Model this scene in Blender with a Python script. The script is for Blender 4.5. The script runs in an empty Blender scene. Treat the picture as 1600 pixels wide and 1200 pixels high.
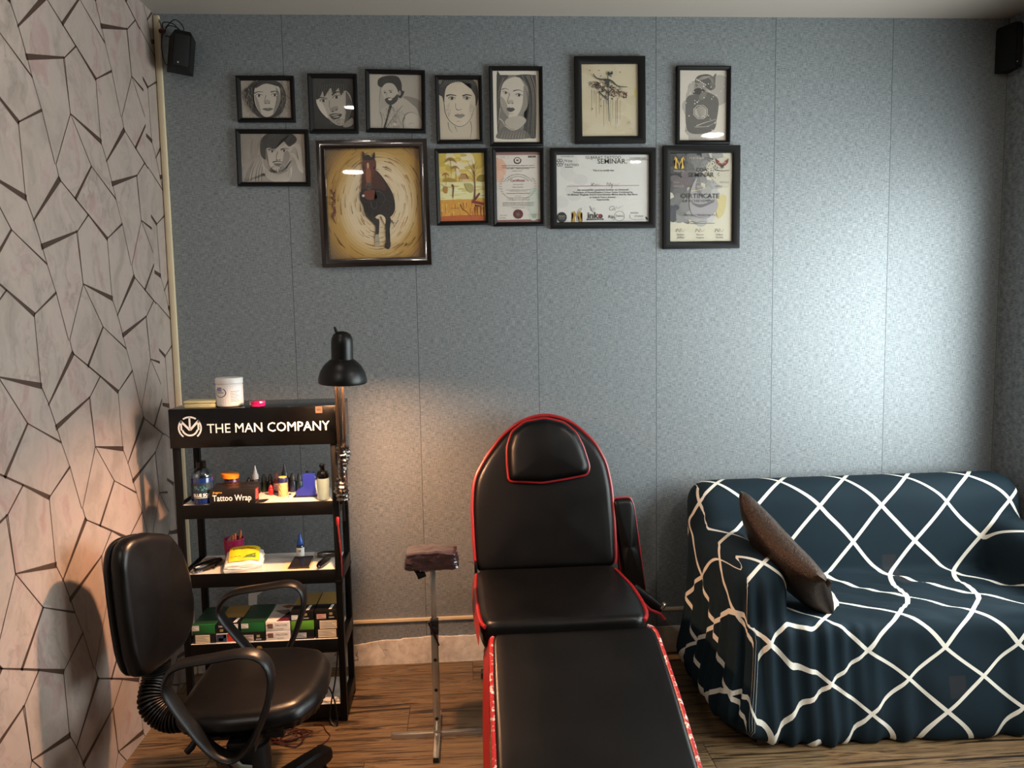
import bpy, bmesh, math, random
from mathutils import Vector, Matrix, noise
random.seed(7)
S = bpy.context.scene
COL = S.collection
PI = math.pi

# ------------------------------------------------------------------ colour / materials
def lin(c):
    return tuple(((v/12.92) if v <= .04045 else ((v+.055)/1.055)**2.4) for v in (x/255. for x in c))

def hexc(h):
    return lin((int(h[0:2], 16), int(h[2:4], 16), int(h[4:6], 16)))

class NT:
    """small helper round a node tree"""
    def __init__(s, name):
        s.m = bpy.data.materials.new(name); s.m.use_nodes = True
        s.t = s.m.node_tree; s.t.nodes.clear()
        s.out = s.t.nodes.new('ShaderNodeOutputMaterial')
    def n(s, typ, **kw):
        nd = s.t.nodes.new(typ)
        for k, v in kw.items():
            if k.startswith('i_'):
                key = k[2:]
                key = int(key) if key.isdigit() else key.replace('_', ' ')
                nd.inputs[key].default_value = v
            else:
                setattr(nd, k, v)
        return nd
    def l(s, a, b): s.t.links.new(a, b)
    def math(s, op, a, b=None, c=None, clamp=False):
        nd = s.t.nodes.new('ShaderNodeMath'); nd.operation = op; nd.use_clamp = clamp
        for i, v in enumerate((a, b, c)):
            if v is None: continue
            if isinstance(v, (int, float)): nd.inputs[i].default_value = v
            else: s.l(v, nd.inputs[i])
        return nd.outputs[0]
    def mix(s, fac, a, b):
        nd = s.t.nodes.new('ShaderNodeMix'); nd.data_type = 'RGBA'
        for key, v in ((0, fac), (6, a), (7, b)):
            if isinstance(v, (int, float)): nd.inputs[key].default_value = v
            elif isinstance(v, tuple): nd.inputs[key].default_value = (*v[:3], 1)
            else: s.l(v, nd.inputs[key])
        return nd.outputs[2]
    def coords(s, scale=(1, 1, 1), kind='Object'):
        tc = s.n('ShaderNodeTexCoord'); mp = s.n('ShaderNodeMapping')
        mp.inputs['Scale'].default_value = scale
        s.l(tc.outputs[kind], mp.inputs['Vector']); return mp.outputs[0]
    def noise(s, vec, scale, detail=3, rough=.55):
        nd = s.n('ShaderNodeTexNoise'); nd.inputs['Scale'].default_value = scale
        nd.inputs['Detail'].default_value = detail; nd.inputs['Roughness'].default_value = rough
        s.l(vec, nd.inputs['Vector']); return nd.outputs['Fac']
    def ramp(s, fac, stops):
        nd = s.n('ShaderNodeValToRGB'); cr = nd.color_ramp
        while len(cr.elements) < len(stops): cr.elements.new(.5)
        for e, (p, c) in zip(cr.elements, stops):
            e.position = p; e.color = (*c[:3], 1) if isinstance(c, tuple) else (c, c, c, 1)
        s.l(fac, nd.inputs[0]); return nd.outputs[0]
    def bump(s, h, strength=.3, dist=.002):
        nd = s.n('ShaderNodeBump'); nd.inputs['Strength'].default_value = strength
        nd.inputs['Distance'].default_value = dist; s.l(h, nd.inputs['Height']); return nd.outputs[0]
    def bsdf(s, color=None, rough=.5, metal=0, normal=None, **kw):
        b = s.n('ShaderNodeBsdfPrincipled')
        for key, v in (('Base Color', color), ('Roughness', rough), ('Metallic', metal), ('Normal', normal)):
            if v is None: continue
            if isinstance(v, tuple): b.inputs[key].default_value = (*v[:3], 1)
            elif isinstance(v, (int, float)): b.inputs[key].default_value = v
            else: s.l(v, b.inputs[key])
        for k, v in kw.items():
            key = k.replace('_', ' ')
            if isinstance(v, tuple): b.inputs[key].default_value = (*v[:3], 1)
            else: b.inputs[key].default_value = v
        s.l(b.outputs[0], s.out.inputs[0]); return b

_mc = {}
def mat(name, hexcol, rough=.5, metal=0, var=.12, scale=30, bump=0, bscale=120, **kw):
    """a plain material with a little procedural unevenness"""
    if name in _mc: return _mc[name]
    t = NT(name); c = hexc(hexcol)
    v = t.coords()
    f = t.noise(v, scale, 2)
    col = t.mix(f, tuple(x*(1-var) for x in c), tuple(min(1, x*(1+var)) for x in c))
    nr = None
    if bump: nr = t.bump(t.noise(v, bscale, 3), bump, .002)
    t.bsdf(col, rough, metal, nr, **kw)
    _mc[name] = t.m; return t.m

def mat_print(name='printed_paper', rough=.6):
    if name in _mc: return _mc[name]
    t = NT(name)
    a = t.n('ShaderNodeAttribute', attribute_name='Col')
    f = t.noise(t.coords(), 220, 2)
    g = t.mix(.06, a.outputs['Color'], f)
    t.bsdf(g, rough); _mc[name] = t.m; return t.m

def mat_clear(name, hexcol='ffffff', gloss=.04, rough=.03, bump=0, bscale=60, extra=0.):
    """thin clear sheet: transparent with a mirror coat"""
    if name in _mc: return _mc[name]
    t = NT(name)
    tr = t.n('ShaderNodeBsdfTransparent'); tr.inputs[0].default_value = (*hexc(hexcol), 1)
    gl = t.n('ShaderNodeBsdfGlossy'); gl.inputs['Roughness'].default_value = rough
    fr = t.n('ShaderNodeLayerWeight'); fr.inputs[0].default_value = .5
    if bump:
        nr = t.bump(t.noise(t.coords(), bscale, 4), bump, .004)
        t.l(nr, gl.inputs['Normal']); t.l(nr, fr.inputs['Normal'])
    fac = t.math('MULTIPLY_ADD', t.math('POWER', fr.outputs['Facing'], 5.), .96, .03+extra, True)
    mx = t.n('ShaderNodeMixShader'); t.l(fac, mx.inputs[0]); t.l(tr.outputs[0], mx.inputs[1]); t.l(gl.outputs[0], mx.inputs[2])
    t.l(mx.outputs[0], t.out.inputs[0]); _mc[name] = t.m; return t.m

def mat_emit(name, hexcol, strength):
    if name in _mc: return _mc[name]
    t = NT(name); e = t.n('ShaderNodeEmission'); e.inputs[0].default_value = (*hexc(hexcol), 1); e.inputs[1].default_value = strength
    t.l(e.outputs[0], t.out.inputs[0]); _mc[name] = t.m; return t.m

# ------------------------------------------------------------------ mesh builder
def frame_of(d):
    d = Vector(d).normalized(); up = Vector((0, 0, 1)) if abs(d.z) < .95 else Vector((1, 0, 0))
    x = up.cross(d).normalized(); return x, d.cross(x)

def spline(pts, n=8, closed=False):
    pts = [Vector(p) for p in pts]; N = len(pts); out = []
    for i in range(N if closed else N-1):
        if closed: a, b, c, d = pts[i-1], pts[i], pts[(i+1) % N], pts[(i+2) % N]
        else: a, b, c, d = pts[max(i-1, 0)], pts[i], pts[i+1], pts[min(i+2, N-1)]
        for k in range(n):
            t = k/n
            out.append(.5*((2*b)+(c-a)*t+(2*a-5*b+4*c-d)*t*t+(3*b-a-3*c+d)*t**3))
    if not closed: out.append(pts[-1])
    return out

class B:
    def __init__(s, m=None):
        s.bm = bmesh.new(); s.mats = []; s.cur = 0
        if m: s.use(m)
    def use(s, m):
        if m not in s.mats: s.mats.append(m)
        s.cur = s.mats.index(m); return s
    def _tag(s, faces):
        for f in faces: f.material_index = s.cur
    def box(s, lo, hi, bev=0, seg=2, M=None):
        before = set(s.bm.faces)
        r = bmesh.ops.create_cube(s.bm, size=1)
        vs = r['verts']
        lo, hi = Vector(lo), Vector(hi); c = (lo+hi)/2; d = hi-lo
        for v in vs: v.co = Vector((v.co.x*d.x, v.co.y*d.y, v.co.z*d.z))+c
        if bev:
            es = list({e for v in vs for e in v.link_edges})
            bmesh.ops.bevel(s.bm, geom=es, offset=bev, segments=seg, affect='EDGES', profile=.5)
        fs = [f for f in s.bm.faces if f not in before]
        if M is not None:
            for v in {v for f in fs for v in f.verts}: v.co = M @ v.co
        s._tag(fs); return s
    def rings(s, rings, closed=True, cap0=True, cap1=True):
        vr = [[s.bm.verts.new(p) for p in r] for r in rings]; fs = []
        n = len(rings[0])
        for a, b in zip(vr, vr[1:]):
            for i in range(n if closed else n-1):
                j = (i+1) % n
                try: fs.append(s.bm.faces.new((a[i], a[j], b[j], b[i])))
                except ValueError: pass
        if cap0 and n > 2: fs.append(s.bm.faces.new(list(reversed(vr[0]))))
        if cap1 and n > 2: fs.append(s.bm.faces.new(vr[-1]))
        s._tag(fs); return s
    def lathe(s, prof, o=(0, 0, 0), seg=20, axis=(0, 0, 1), cap=True):
        o = Vector(o); d = Vector(axis).normalized(); x, y = frame_of(d)
        R = []
        for r, z in prof:
            r = max(r, 1e-5)
            R.append([o+d*z+(x*math.cos(2*PI*i/seg)+y*math.sin(2*PI*i/seg))*r for i in range(seg)])
        return s.rings(R, True, cap, cap)
    def tube(s, path, r, seg=8, closed=False, flat=1.0, upv=None):
        path = [Vector(p) for p in path]; N = len(path); R = []
        px = None
        for i, p in enumerate(path):
            if closed: t = path[(i+1) % N]-path[i-1]
            else: t = path[min(i+1, N-1)]-path[max(i-1, 0)]
            t.normalize()
            if upv is not None: x = Vector(upv)-t*Vector(upv).dot(t)
            elif px is None: x = frame_of(t)[0]
            else: x = px-t*px.dot(t)
            if x.length < 1e-6: x = frame_of(t)[0]
            x.normalize(); px = x; y = t.cross(x)
            rr = r[i] if isinstance(r, (list, tuple)) else r
            R.append([p+(x*math.cos(2*PI*k/seg)*flat+y*math.sin(2*PI*k/seg))*rr for k in range(seg)])
        if closed:
            R.append(R[0][:]); s.rings(R, True, False, False)
            bmesh.ops.remove_doubles(s.bm, verts=list(s.bm.verts), dist=1e-6)
        else: s.rings(R)
        return s
    def prism(s, poly, P, U, V, t):
        """polygon in the U,V plane extruded by t along U x V"""
        P, U, V = Vector(P), Vector(U).normalized(), Vector(V).normalized(); W = U.cross(V)
        r0 = [P+U*a+V*b for a, b in poly]; r1 = [p+W*t for p in r0]
        return s.rings([r0, r1])
    def quad(s, pts):
        f = s.bm.faces.new([s.bm.verts.new(p) for p in pts]); s._tag([f]); return s
    def cushion(s, outline, P, U, V, t, r=.03, puff=.01, bend=0, nr=5, inner=9):
        """padded slab: outline (u,v) list, thickness t along N=UxV, rounded edge r, crowned by puff"""
        P, U, V = Vector(P), Vector(U).normalized(), Vector(V).normalized(); N = U.cross(V)
        c = Vector((sum(p[0] for p in outline), sum(p[1] for p in outline)))/len(outline)
        def pt(u, v, h):
            k = (u-c.x); h2 = h+bend*k*k
            return P+U*u+V*v+N*h2
        def ring(f_in, h, shrink=0.):
            out = []
            for p in outline:
                d = Vector(p)-c; L = d.length
                q = c+d*max(0., (L-f_in)/L)*(1-shrink); out.append(pt(q.x, q.y, h))
            return out
        R = [ring(r*.5, 0), ring(r*.12, r*.15), ring(0, r*.5), ring(0, t-r)]
        for k in range(1, nr+1):
            a = PI/2*k/nr
            R.append(ring(r*(1-math.cos(a)), t-r+r*math.sin(a)))
        for k in range(1, inner+1):
            f = k/(inner+1)
            R.append(ring(r, t+puff*math.sin(PI/2*f), f))
        n0 = len(s.bm.verts)
        s.rings(R, True, True, False)
        s.bm.verts.ensure_lookup_table()
        vs = [s.bm.verts[i] for i in range(len(s.bm.verts)-len(outline), len(s.bm.verts))]
        top = s.bm.verts.new(pt(c.x, c.y, t+puff)); fs = []
        for i in range(len(vs)): fs.append(s.bm.faces.new((vs[i], vs[(i+1) % len(vs)], top)))
        s._tag(fs); return s

def fin(b, name, parent=None, local=False, loc=None, sharp=38, smooth=True):
    """link the builder as ONE mesh object"""
    bm = b.bm
    bmesh.ops.recalc_face_normals(bm, faces=list(bm.faces))
    off = Vector((0, 0, 0))
    if not local:
        if loc is not None: off = Vector(loc)
        elif parent is not None: off = Vector(parent['_o'])
        if off.length: bmesh.ops.translate(bm, verts=list(bm.verts), vec=-off)
    me = bpy.data.meshes.new(name); bm.to_mesh(me); bm.free()
    for m in b.mats: me.materials.append(m)
    if smooth and len(me.polygons):
        me.polygons.foreach_set('use_smooth', [True]*len(me.polygons))
        me.set_sharp_from_angle(angle=math.radians(sharp))
    o = bpy.data.objects.new(name, me); COL.objects.link(o)
    if parent is not None:
        o.parent = parent; o['_o'] = tuple(parent['_o'])
    elif loc is not None: o.location = loc; o['_o'] = tuple(loc)
    else: o['_o'] = (0., 0., 0.)
    return o

def tag(o, label, cat, group=None):
    o['label'] = label; o['category'] = cat
    if group: o['group'] = group
    return o

def thing(name, loc, label, cat, group=None, rot=None):
    o = bpy.data.objects.new(name, None); COL.objects.link(o); o.empty_display_size = .05
    o.location = loc; o['_o'] = tuple(float(x) for x in loc)
    if rot: o.rotation_euler = rot
    return tag(o, label, cat, group)

def struct(o):
    o['kind'] = 'structure'; return o

def copy_tree(o, loc, label, group=None):
    c = o.copy(); COL.objects.link(c); c.location = loc; c['label'] = label
    if group: c['group'] = group
    for ch in list(o.children):
        d = ch.copy(); COL.objects.link(d); d.parent = c
        for g in list(ch.children):
            e = g.copy(); COL.objects.link(e); e.parent = d
    return c

# ------------------------------------------------------------------ lettering
_tx = {}
def text_polys(s, bold=0., spacing=1.):
    key = (s, bold, spacing)
    if key in _tx: return _tx[key]
    cu = bpy.data.curves.new('lettering', 'FONT'); cu.body = s; cu.size = 1; cu.offset = bold; cu.space_character = spacing
    cu.resolution_u = 2
    ob = bpy.data.objects.new('lettering', cu); COL.objects.link(ob)
    dg = bpy.context.evaluated_depsgraph_get(); ev = ob.evaluated_get(dg); me = ev.to_mesh()
    vs = [v.co.copy() for v in me.vertices]; ps = [list(p.vertices) for p in me.polygons]
    ev.to_mesh_clear(); bpy.data.objects.remove(ob); bpy.data.curves.remove(cu)
    _tx[key] = (vs, ps); return vs, ps

def put_text(b, s, P, U, V, width=None, height=None, center=False, bold=0., spacing=1., curve=None):
    """lettering laid into the plane P,U,V; fitted to width or cap height"""
    vs, ps = text_polys(s, bold, spacing)
    if not vs: return
    x0 = min(v.x for v in vs); x1 = max(v.x for v in vs); y0 = min(v.y for v in vs); y1 = max(v.y for v in vs)
    kx = ky = None
    if width: kx = width/max(x1-x0, 1e-6)
    if height: ky = height/.73
    kx = kx or ky; ky = ky or kx
    P, U, V = Vector(P), Vector(U).normalized(), Vector(V).normalized()
    sh = (x1-x0)/2 if center else 0
    if curve: nv = [b.bm.verts.new(curve((v.x-x0-sh)*kx, v.y*ky)) for v in vs]
    else: nv = [b.bm.verts.new(P+U*(v.x-x0-sh)*kx+V*v.y*ky) for v in vs]
    fs = []
    for p in ps:
        try: fs.append(b.bm.faces.new([nv[i] for i in p]))
        except ValueError: pass
    b._tag(fs)
    return fs

# ------------------------------------------------------------------ flat artwork (drawings, certificates)
def clip_poly(poly, inside, cut):
    out = []
    for i, p in enumerate(poly):
        q = poly[i-1]
        ip, iq = inside(p), inside(q)
        if ip != iq: out.append(cut(q, p))
        if ip: out.append(p)
    return out

def clip_rect(poly, x0, x1, y0, y1):
    for ax, lim, sg in ((0, x0, 1), (0, x1, -1), (1, y0, 1), (1, y1, -1)):
        if not poly: return poly
        def inside(p): return (p[ax]-lim)*sg >= 0
        def cut(a, b):
            t = (lim-a[ax])/(b[ax]-a[ax]); return (a[0]+(b[0]-a[0])*t, a[1]+(b[1]-a[1])*t)
        poly = clip_poly(poly, inside, cut)
    return poly

class Art:
    """artwork in its own drawing coordinates (x right, y down) laid on a w x h sheet in the local XZ plane facing -Y"""
    def __init__(s, tl, tr, bl, w, h, y, paper):
        s.bm = bmesh.new(); s.cl = s.bm.loops.layers.float_color.new('Col')
        s.tl = Vector(tl); ex = Vector(tr)-s.tl; ey = Vector(bl)-s.tl
        det = ex.x*ey.y-ex.y*ey.x
        s.inv = (ey.y/det, -ey.x/det, -ex.y/det, ex.x/det)
        s.w, s.h, s.y, s.k = w, h, y, 0
        s.sc = w/ex.length
        s.fill_uv([(0, 0), (1, 0), (1, 1), (0, 1)], paper)
    def uv(s, p):
        dx, dy = p[0]-s.tl.x, p[1]-s.tl.y
        return (s.inv[0]*dx+s.inv[1]*dy, s.inv[2]*dx+s.inv[3]*dy)
    def fill_uv(s, uvs, c, z=None):
        uvs = clip_rect(list(uvs), 0, 1, 0, 1)
        if len(uvs) < 3: return
        cl = []
        for p in uvs:
            if not cl or (abs(p[0]-cl[-1][0])+abs(p[1]-cl[-1][1])) > 1e-5: cl.append(p)
        if len(cl) < 3: return
        if z is None: s.k += 1; z = s.k
        vs = [s.bm.verts.new(((u-.5)*s.w, s.y-z*.000016, (.5-v)*s.h)) for u, v in cl]
        try: f = s.bm.faces.new(vs)
        except ValueError: return
        col = tuple(min(.86, 1.3*x**1.2) for x in lin(c))+(1,)
        for l in f.loops: l[s.cl] = col
    def F(s, pts, c, sm=True):
        if isinstance(c, int): c = (c, c*.955, c*.89)
        if sm: pts = [(p.x, p.y) for p in spline([(p[0], p[1], 0) for p in pts], 5, True)]
        s.fill_uv([s.uv(p) for p in pts], c)
    def E(s, cx, cy, rx, ry, c, a=0, n=22):
        if isinstance(c, int): c = (c, c*.955, c*.89)
        ca, sa = math.cos(math.radians(a)), math.sin(math.radians(a)); pts = []
        for i in range(n):
            t = 2*PI*i/n; x, y = rx*math.cos(t), ry*math.sin(t); pts.append((cx+x*ca-y*sa, cy+x*sa+y*ca))
        s.fill_uv([s.uv(p) for p in pts], c)
    def S(s, pts, w, c, w1=None, sm=True):
        """tapered pen stroke"""
        if isinstance(c, int): c = (c, c*.955, c*.89)
        w1 = w*.3 if w1 is None else w1
        P = spline([(p[0], p[1], 0) for p in pts], 4) if sm and len(pts) > 2 else [Vector((p[0], p[1], 0)) for p in pts]
        N = len(P); s.k += 1; z = s.k; L = []; R = []
        for i, p in enumerate(P):
            t = (P[min(i+1, N-1)]-P[max(i-1, 0)]).normalized(); nn = Vector((-t.y, t.x, 0))
            ww = (w+(w1-w)*i/max(N-1, 1))/2
            L.append(p+nn*ww); R.append(p-nn*ww)
        s.fill_uv([s.uv(p) for p in L+R[::-1]], c, z) if N == 2 else [s.fill_uv([s.uv(p) for p in (L[i], L[i+1], R[i+1], R[i])], c, z) for i in range(N-1)]
    def T(s, txt, x, y, width=None, height=None, c=30, center=False, bold=0., arc=None):
        if isinstance(c, int): c = (c, c*.955, c*.89)
        vs, ps = text_polys(txt, bold)
        if not vs: return
        x0 = min(v.x for v in vs); x1 = max(v.x for v in vs)
        kx = width/(x1-x0) if width else None; ky = height/.73 if height else None
        kx = kx or ky; ky = ky or kx; s.k += 1; z = s.k; col = tuple(min(.86, 1.3*x**1.2) for x in lin(c))+(1,)
        sh = (x1-x0)/2 if center else 0
        nv = []
        for v in vs:
            px, py = (v.x-x0-sh)*kx, -v.y*ky
            if arc:
                r = arc; a = px/r; q = (x+math.sin(a)*(r-py), y+r-math.cos(a)*(r-py))
            else: q = (x+px, y+py)
            u, w = s.uv(q)
            nv.append(s.bm.verts.new(((u-.5)*s.w, s.y-z*.000016, (.5-w)*s.h)))
        for p in ps:
            try: f = s.bm.faces.new([nv[i] for i in p])
            except ValueError: continue
            for l in f.loops: l[s.cl] = col
    def done(s, name, parent, m):
        me = bpy.data.meshes.new(name)
        bmesh.ops.triangulate(s.bm, faces=[f for f in s.bm.faces if len(f.verts) > 4])
        for f in s.bm.faces:
            f.normal_update()
            if f.normal.y > 0: f.normal_flip()
        s.bm.to_mesh(me); s.bm.free(); me.materials.append(m)
        o = bpy.data.objects.new(name, me); COL.objects.link(o); o.parent = parent; return o
# ================================================================== the room
XL, XR, YB, H = -1.222, 2.43, -5.6, 2.80

# ---- back wall: blue-grey woven-look wallpaper in drops of 0.525 m
def m_backwall():
    t = NT('woven_wallpaper')
    tc = t.n('ShaderNodeTexCoord'); sp = t.n('ShaderNodeSeparateXYZ'); t.l(tc.outputs['Object'], sp.inputs[0])
    X, Z = sp.outputs[0], sp.outputs[2]
    def stretched(sx, sz, d=2):
        mp = t.n('ShaderNodeMapping'); mp.inputs['Scale'].default_value = (sx, 40, sz); t.l(tc.outputs['Object'], mp.inputs[0])
        return t.noise(mp.outputs[0], 1, d, .6)
    hor = stretched(42, 430); ver = stretched(430, 42); big = stretched(3, 1.2, 3)
    weave = t.math('ADD', t.math('MULTIPLY', hor, .55), t.math('MULTIPLY', ver, .45))
    w2 = t.ramp(weave, [(.38, .0), (.62, 1.)])
    # drops and seams
    u = t.math('DIVIDE', t.math('SUBTRACT', X, .36-5.25), .5225)
    fr = t.math('FRACT', u); fl = t.math('FLOOR', u)
    edge = t.math('MINIMUM', fr, t.math('SUBTRACT', 1, fr))
    seam = t.math('LESS_THAN', edge, .0028)
    wn = t.n('ShaderNodeTexWhiteNoise', noise_dimensions='1D'); t.l(fl, wn.inputs['W'])
    col = t.mix(w2, hexc('5f666a'), hexc('999ea0'))
    col = t.mix(t.math('MULTIPLY', wn.outputs[0], .16), col, hexc('6e7477'))
    col = t.mix(t.math('MULTIPLY', t.math('SUBTRACT', big, .35), .25, clamp=True), col, hexc('888e91'))
    col = t.mix(t.math('MULTIPLY', seam, .7), col, hexc('2c3134'))
    rough = t.math('ADD', t.math('MULTIPLY', weave, -.22), t.math('ADD', .62, t.math('MULTIPLY', wn.outputs[0], .05)))
    hgt = t.math('SUBTRACT', weave, t.math('MULTIPLY', seam, .8))
    b = t.bsdf(col, rough, .34, t.bump(hgt, .5, .0016))
    b.inputs['Specular IOR Level'].default_value = .55
    return t.m
WALLPAPER = m_backwall()

def m_floor():
    t = NT('wood_laminate')
    tc = t.n('ShaderNodeTexCoord'); sp = t.n('ShaderNodeSeparateXYZ'); t.l(tc.outputs['Object'], sp.inputs[0])
    X, Y = sp.outputs[0], sp.outputs[1]
    row = t.math('FLOOR', t.math('DIVIDE', Y, .192)); fr = t.math('FRACT', t.math('DIVIDE', Y, .192))
    wn = t.n('ShaderNodeTexWhiteNoise', noise_dimensions='1D'); t.l(row, wn.inputs['W'])
    sx = t.math('ADD', X, t.math('MULTIPLY', wn.outputs[0], 7.3))
    px = t.math('DIVIDE', sx, 1.21); plank = t.math('FLOOR', px); fx = t.math('FRACT', px)
    wn2 = t.n('ShaderNodeTexWhiteNoise', noise_dimensions='2D'); cb = t.n('ShaderNodeCombineXYZ')
    t.l(row, cb.inputs[0]); t.l(plank, cb.inputs[1]); t.l(cb.outputs[0], wn2.inputs['Vector'])
    cv = t.n('ShaderNodeCombineXYZ'); t.l(t.math('MULTIPLY', sx, 1.5), cv.inputs[0]); t.l(t.math('MULTIPLY', Y, 30), cv.inputs[1])
    t.l(t.math('MULTIPLY', wn2.outputs[0], 50), cv.inputs[2])
    nz = t.n('ShaderNodeTexNoise'); nz.inputs['Scale'].default_value = 1.0; nz.inputs['Detail'].default_value = 6
    nz.inputs['Roughness'].default_value = .62; nz.inputs['Distortion'].default_value = 1.1; t.l(cv.outputs[0], nz.inputs['Vector'])
    cv2 = t.n('ShaderNodeCombineXYZ'); t.l(t.math('MULTIPLY', sx, 5), cv2.inputs[0]); t.l(t.math('MULTIPLY', Y, 130), cv2.inputs[1])
    fine = t.noise(cv2.outputs[0], 1, 3)
    g = t.math('ADD', t.math('MULTIPLY_ADD', nz.outputs[0], 1.45, -.225), t.math('MULTIPLY', t.math('SUBTRACT', fine, .5), .16))
    col = t.ramp(g, [(.28, hexc('150e08')), (.38, hexc('34271a')), (.44, hexc('6a543a')), (.50, hexc('806a4c')), (.56, hexc('6d573c')), (.60, hexc('32251a')), (.65, hexc('776044')), (.75, hexc('5a4630'))])
    col = t.mix(t.math('MULTIPLY', wn2.outputs[0], .22), col, hexc('4b3828'))
    gap = t.math('MAXIMUM', t.math('LESS_THAN', fr, .014), t.math('LESS_THAN', fx, .0025))
    col = t.mix(t.math('MULTIPLY', gap, .8), col, hexc('120c08'))
    t.bsdf(col, t.math('ADD', .30, t.math('MULTIPLY', fine, .16)), 0, t.bump(t.math('SUBTRACT', fine, gap), .12, .001))
    return t.m

def m_marble():
    t = NT('marble_print_wallpaper')
    v = t.coords()
    warp = t.n('ShaderNodeTexNoise'); warp.inputs['Scale'].default_value = 4; warp.inputs['Detail'].default_value = 4; t.l(v, warp.inputs['Vector'])
    mv = t.n('ShaderNodeVectorMath', operation='MULTIPLY_ADD'); t.l(warp.outputs['Color'], mv.inputs[0]); mv.inputs[1].default_value = (.35, .35, .5); t.l(v, mv.inputs[2])
    mp = t.n('ShaderNodeMapping'); mp.inputs['Scale'].default_value = (1, 1.7, .8); mp.inputs['Rotation'].default_value = (.5, 0, 0); t.l(mv.outputs[0], mp.inputs[0])
    big = t.noise(mp.outputs[0], 5.5, 6, .6)
    vein = t.math('ABSOLUTE', t.math('SUBTRACT', t.noise(mp.outputs[0], 4.2, 5, .55), .5))
    veinm = t.ramp(vein, [(.0, 1.), (.012, .5), (.045, 0.)])
    col = t.ramp(big, [(.34, hexc('918379')), (.47, hexc('9e9086')), (.56, hexc('a3938a')), (.66, hexc('9a827b'))])
    patch = t.noise(v, 2.2, 3)
    col = t.mix(t.math('MULTIPLY', veinm, t.ramp(patch, [(.42, .12), (.6, .5)])), col, hexc('72665f'))
    t.bsdf(col, .42, 0, t.bump(big, .05, .001)); return t.m

wood_trim = mat('cream_wood', 'cdbb9c', .45, var=.1, scale=12)
brown_line = mat('brown_print', '3f2e24', .5)
ceil_m = mat('ceiling_paint', 'a39a90', .8, var=.03, scale=4)

# walls, floor, ceiling (each a closed slab)
b = B(WALLPAPER); b.box((XL-.15, 0, -.1), (XR+.15, .15, H+.1)); struct(fin(b, 'wall_back'))
b = B(m_floor()); b.box((XL-.1, YB-.1, -.1), (XR+.1, .1, 0)); struct(fin(b, 'floor'))
b = B(ceil_m); b.box((XL-.1, YB-.1, H), (XR+.1, .1, H+.1)); struct(fin(b, 'ceiling'))
b = B(mat('rear_wall_paint', '3d3833', .8, var=.03, scale=4)); b.box((XL-.1, YB-.12, -.1), (XR+.1, YB, H+.1)); struct(fin(b, 'wall_rear'))

# right wall with a broad window opening nearer the camera
WY0, WY1, WZ0, WZ1 = WIN = (-2.6, -.30, .72, 2.15)
b = B(WALLPAPER)
b.box((XR, WY1, 0), (XR+.12, 0, H)); b.box((XR, YB, 0), (XR+.12, WY0, H))
b.box((XR, WY0, 0), (XR+.12, WY1, WZ0)); b.box((XR, WY0, WZ1), (XR+.12, WY1, H))
struct(fin(b, 'wall_right'))
win_m = mat('window_aluminium', '8d8f90', .4, .6)
root = bpy.data.objects.new('window_1', None); COL.objects.link(root); root.location = (XR+.05, (WY0+WY1)/2, WZ0); root['_o'] = tuple(root.location); struct(root)
b = B(win_m)
for lo, hi in (((WY0, WZ0), (WY0+.05, WZ1)), ((WY1-.05, WZ0), (WY1, WZ1)), ((WY0, WZ0), (WY1, WZ0+.05)), ((WY0, WZ1-.05), (WY1, WZ1)), (((WY0+WY1)/2-.025, WZ0), ((WY0+WY1)/2+.025, WZ1))):
    b.box((XR+.03, lo[0], lo[1]), (XR+.08, hi[0], hi[1]), .004)
struct(fin(b, 'window_frame', root))
b = B(mat_clear('window_glass', 'f4f8f8', rough=.0))
b.box((XR+.052, WY0+.05, WZ0+.05), (XR+.056, (WY0+WY1)/2-.025, WZ1-.05)); b.box((XR+.052, (WY0+WY1)/2+.025, WZ0+.05), (XR+.056, WY1-.05, WZ1-.05))
struct(fin(b, 'window_pane', root))

# left wall: marble print broken up by a repeating net of tapering brown lines
b = B(m_marble()); b.box((XL-.1, YB, 0), (XL, 0, H))
b.use(brown_line)
VN = dict(A=(0, 0), P=(.119, .395), P1=(.1213, -.1414), B=(-.1138, -.1778), E=(-.0997, -.2203), F=(-.0056, -.2663), D=(.0758, -.307), G=(.2041, -.3733),
          C=(-.0218, .1697), C1=(-.0071, -.369), K=(.3355, -.3079), I=(.2048, -.0433), H=(.2403, -.1009), W=(.2762, -.1783), Q=(.2951, -.2246),
          A1=(.0062, -.537), H1=(-.2662, -.3646), W1=(-.2305, -.4362), B2=(.3928, .0847-.0005-.537+.537-.4), E0=(-.1059, .3167))
cv, cp = (.5040, .2612), (.0070, -.5365)
VN['B2'] = (VN['B'][0]+cv[0], VN['B'][1]+cv[1]-.5365)      # the junction seen from the column on the left
EDG = [('A', 'I', .004, .019), ('A', 'P1', .0036, .0044), ('A', 'B', .0038, .0038), ('A', 'C', .0038, .0038),
       ('P1', 'Q', .003, .007), ('P1', 'F', .008, .0125), ('E', 'F', .004, .006), ('F', 'D', .006, .007), ('D', 'G', .006, .016),
       ('D', 'C1', .006, .004), ('C1', 'W1', .006, .018), ('E', 'H1', .020, .006), ('G', 'K', .004, .009),
       ('C1', 'A1', .0038, .0038), ('I', 'H', .0038, .0038), ('H', 'W', .0040, .0040), ('W', 'Q', .0040, .0040), ('Q', 'K', .003, .003), ('K', 'B2', .0038, .0038), ('B', 'E', .0038, .0038), ('G', 'I1', .0038, .0038)]
VN['I1'] = (VN['I'][0]+cp[0], VN['I'][1]+cp[1])
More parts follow.
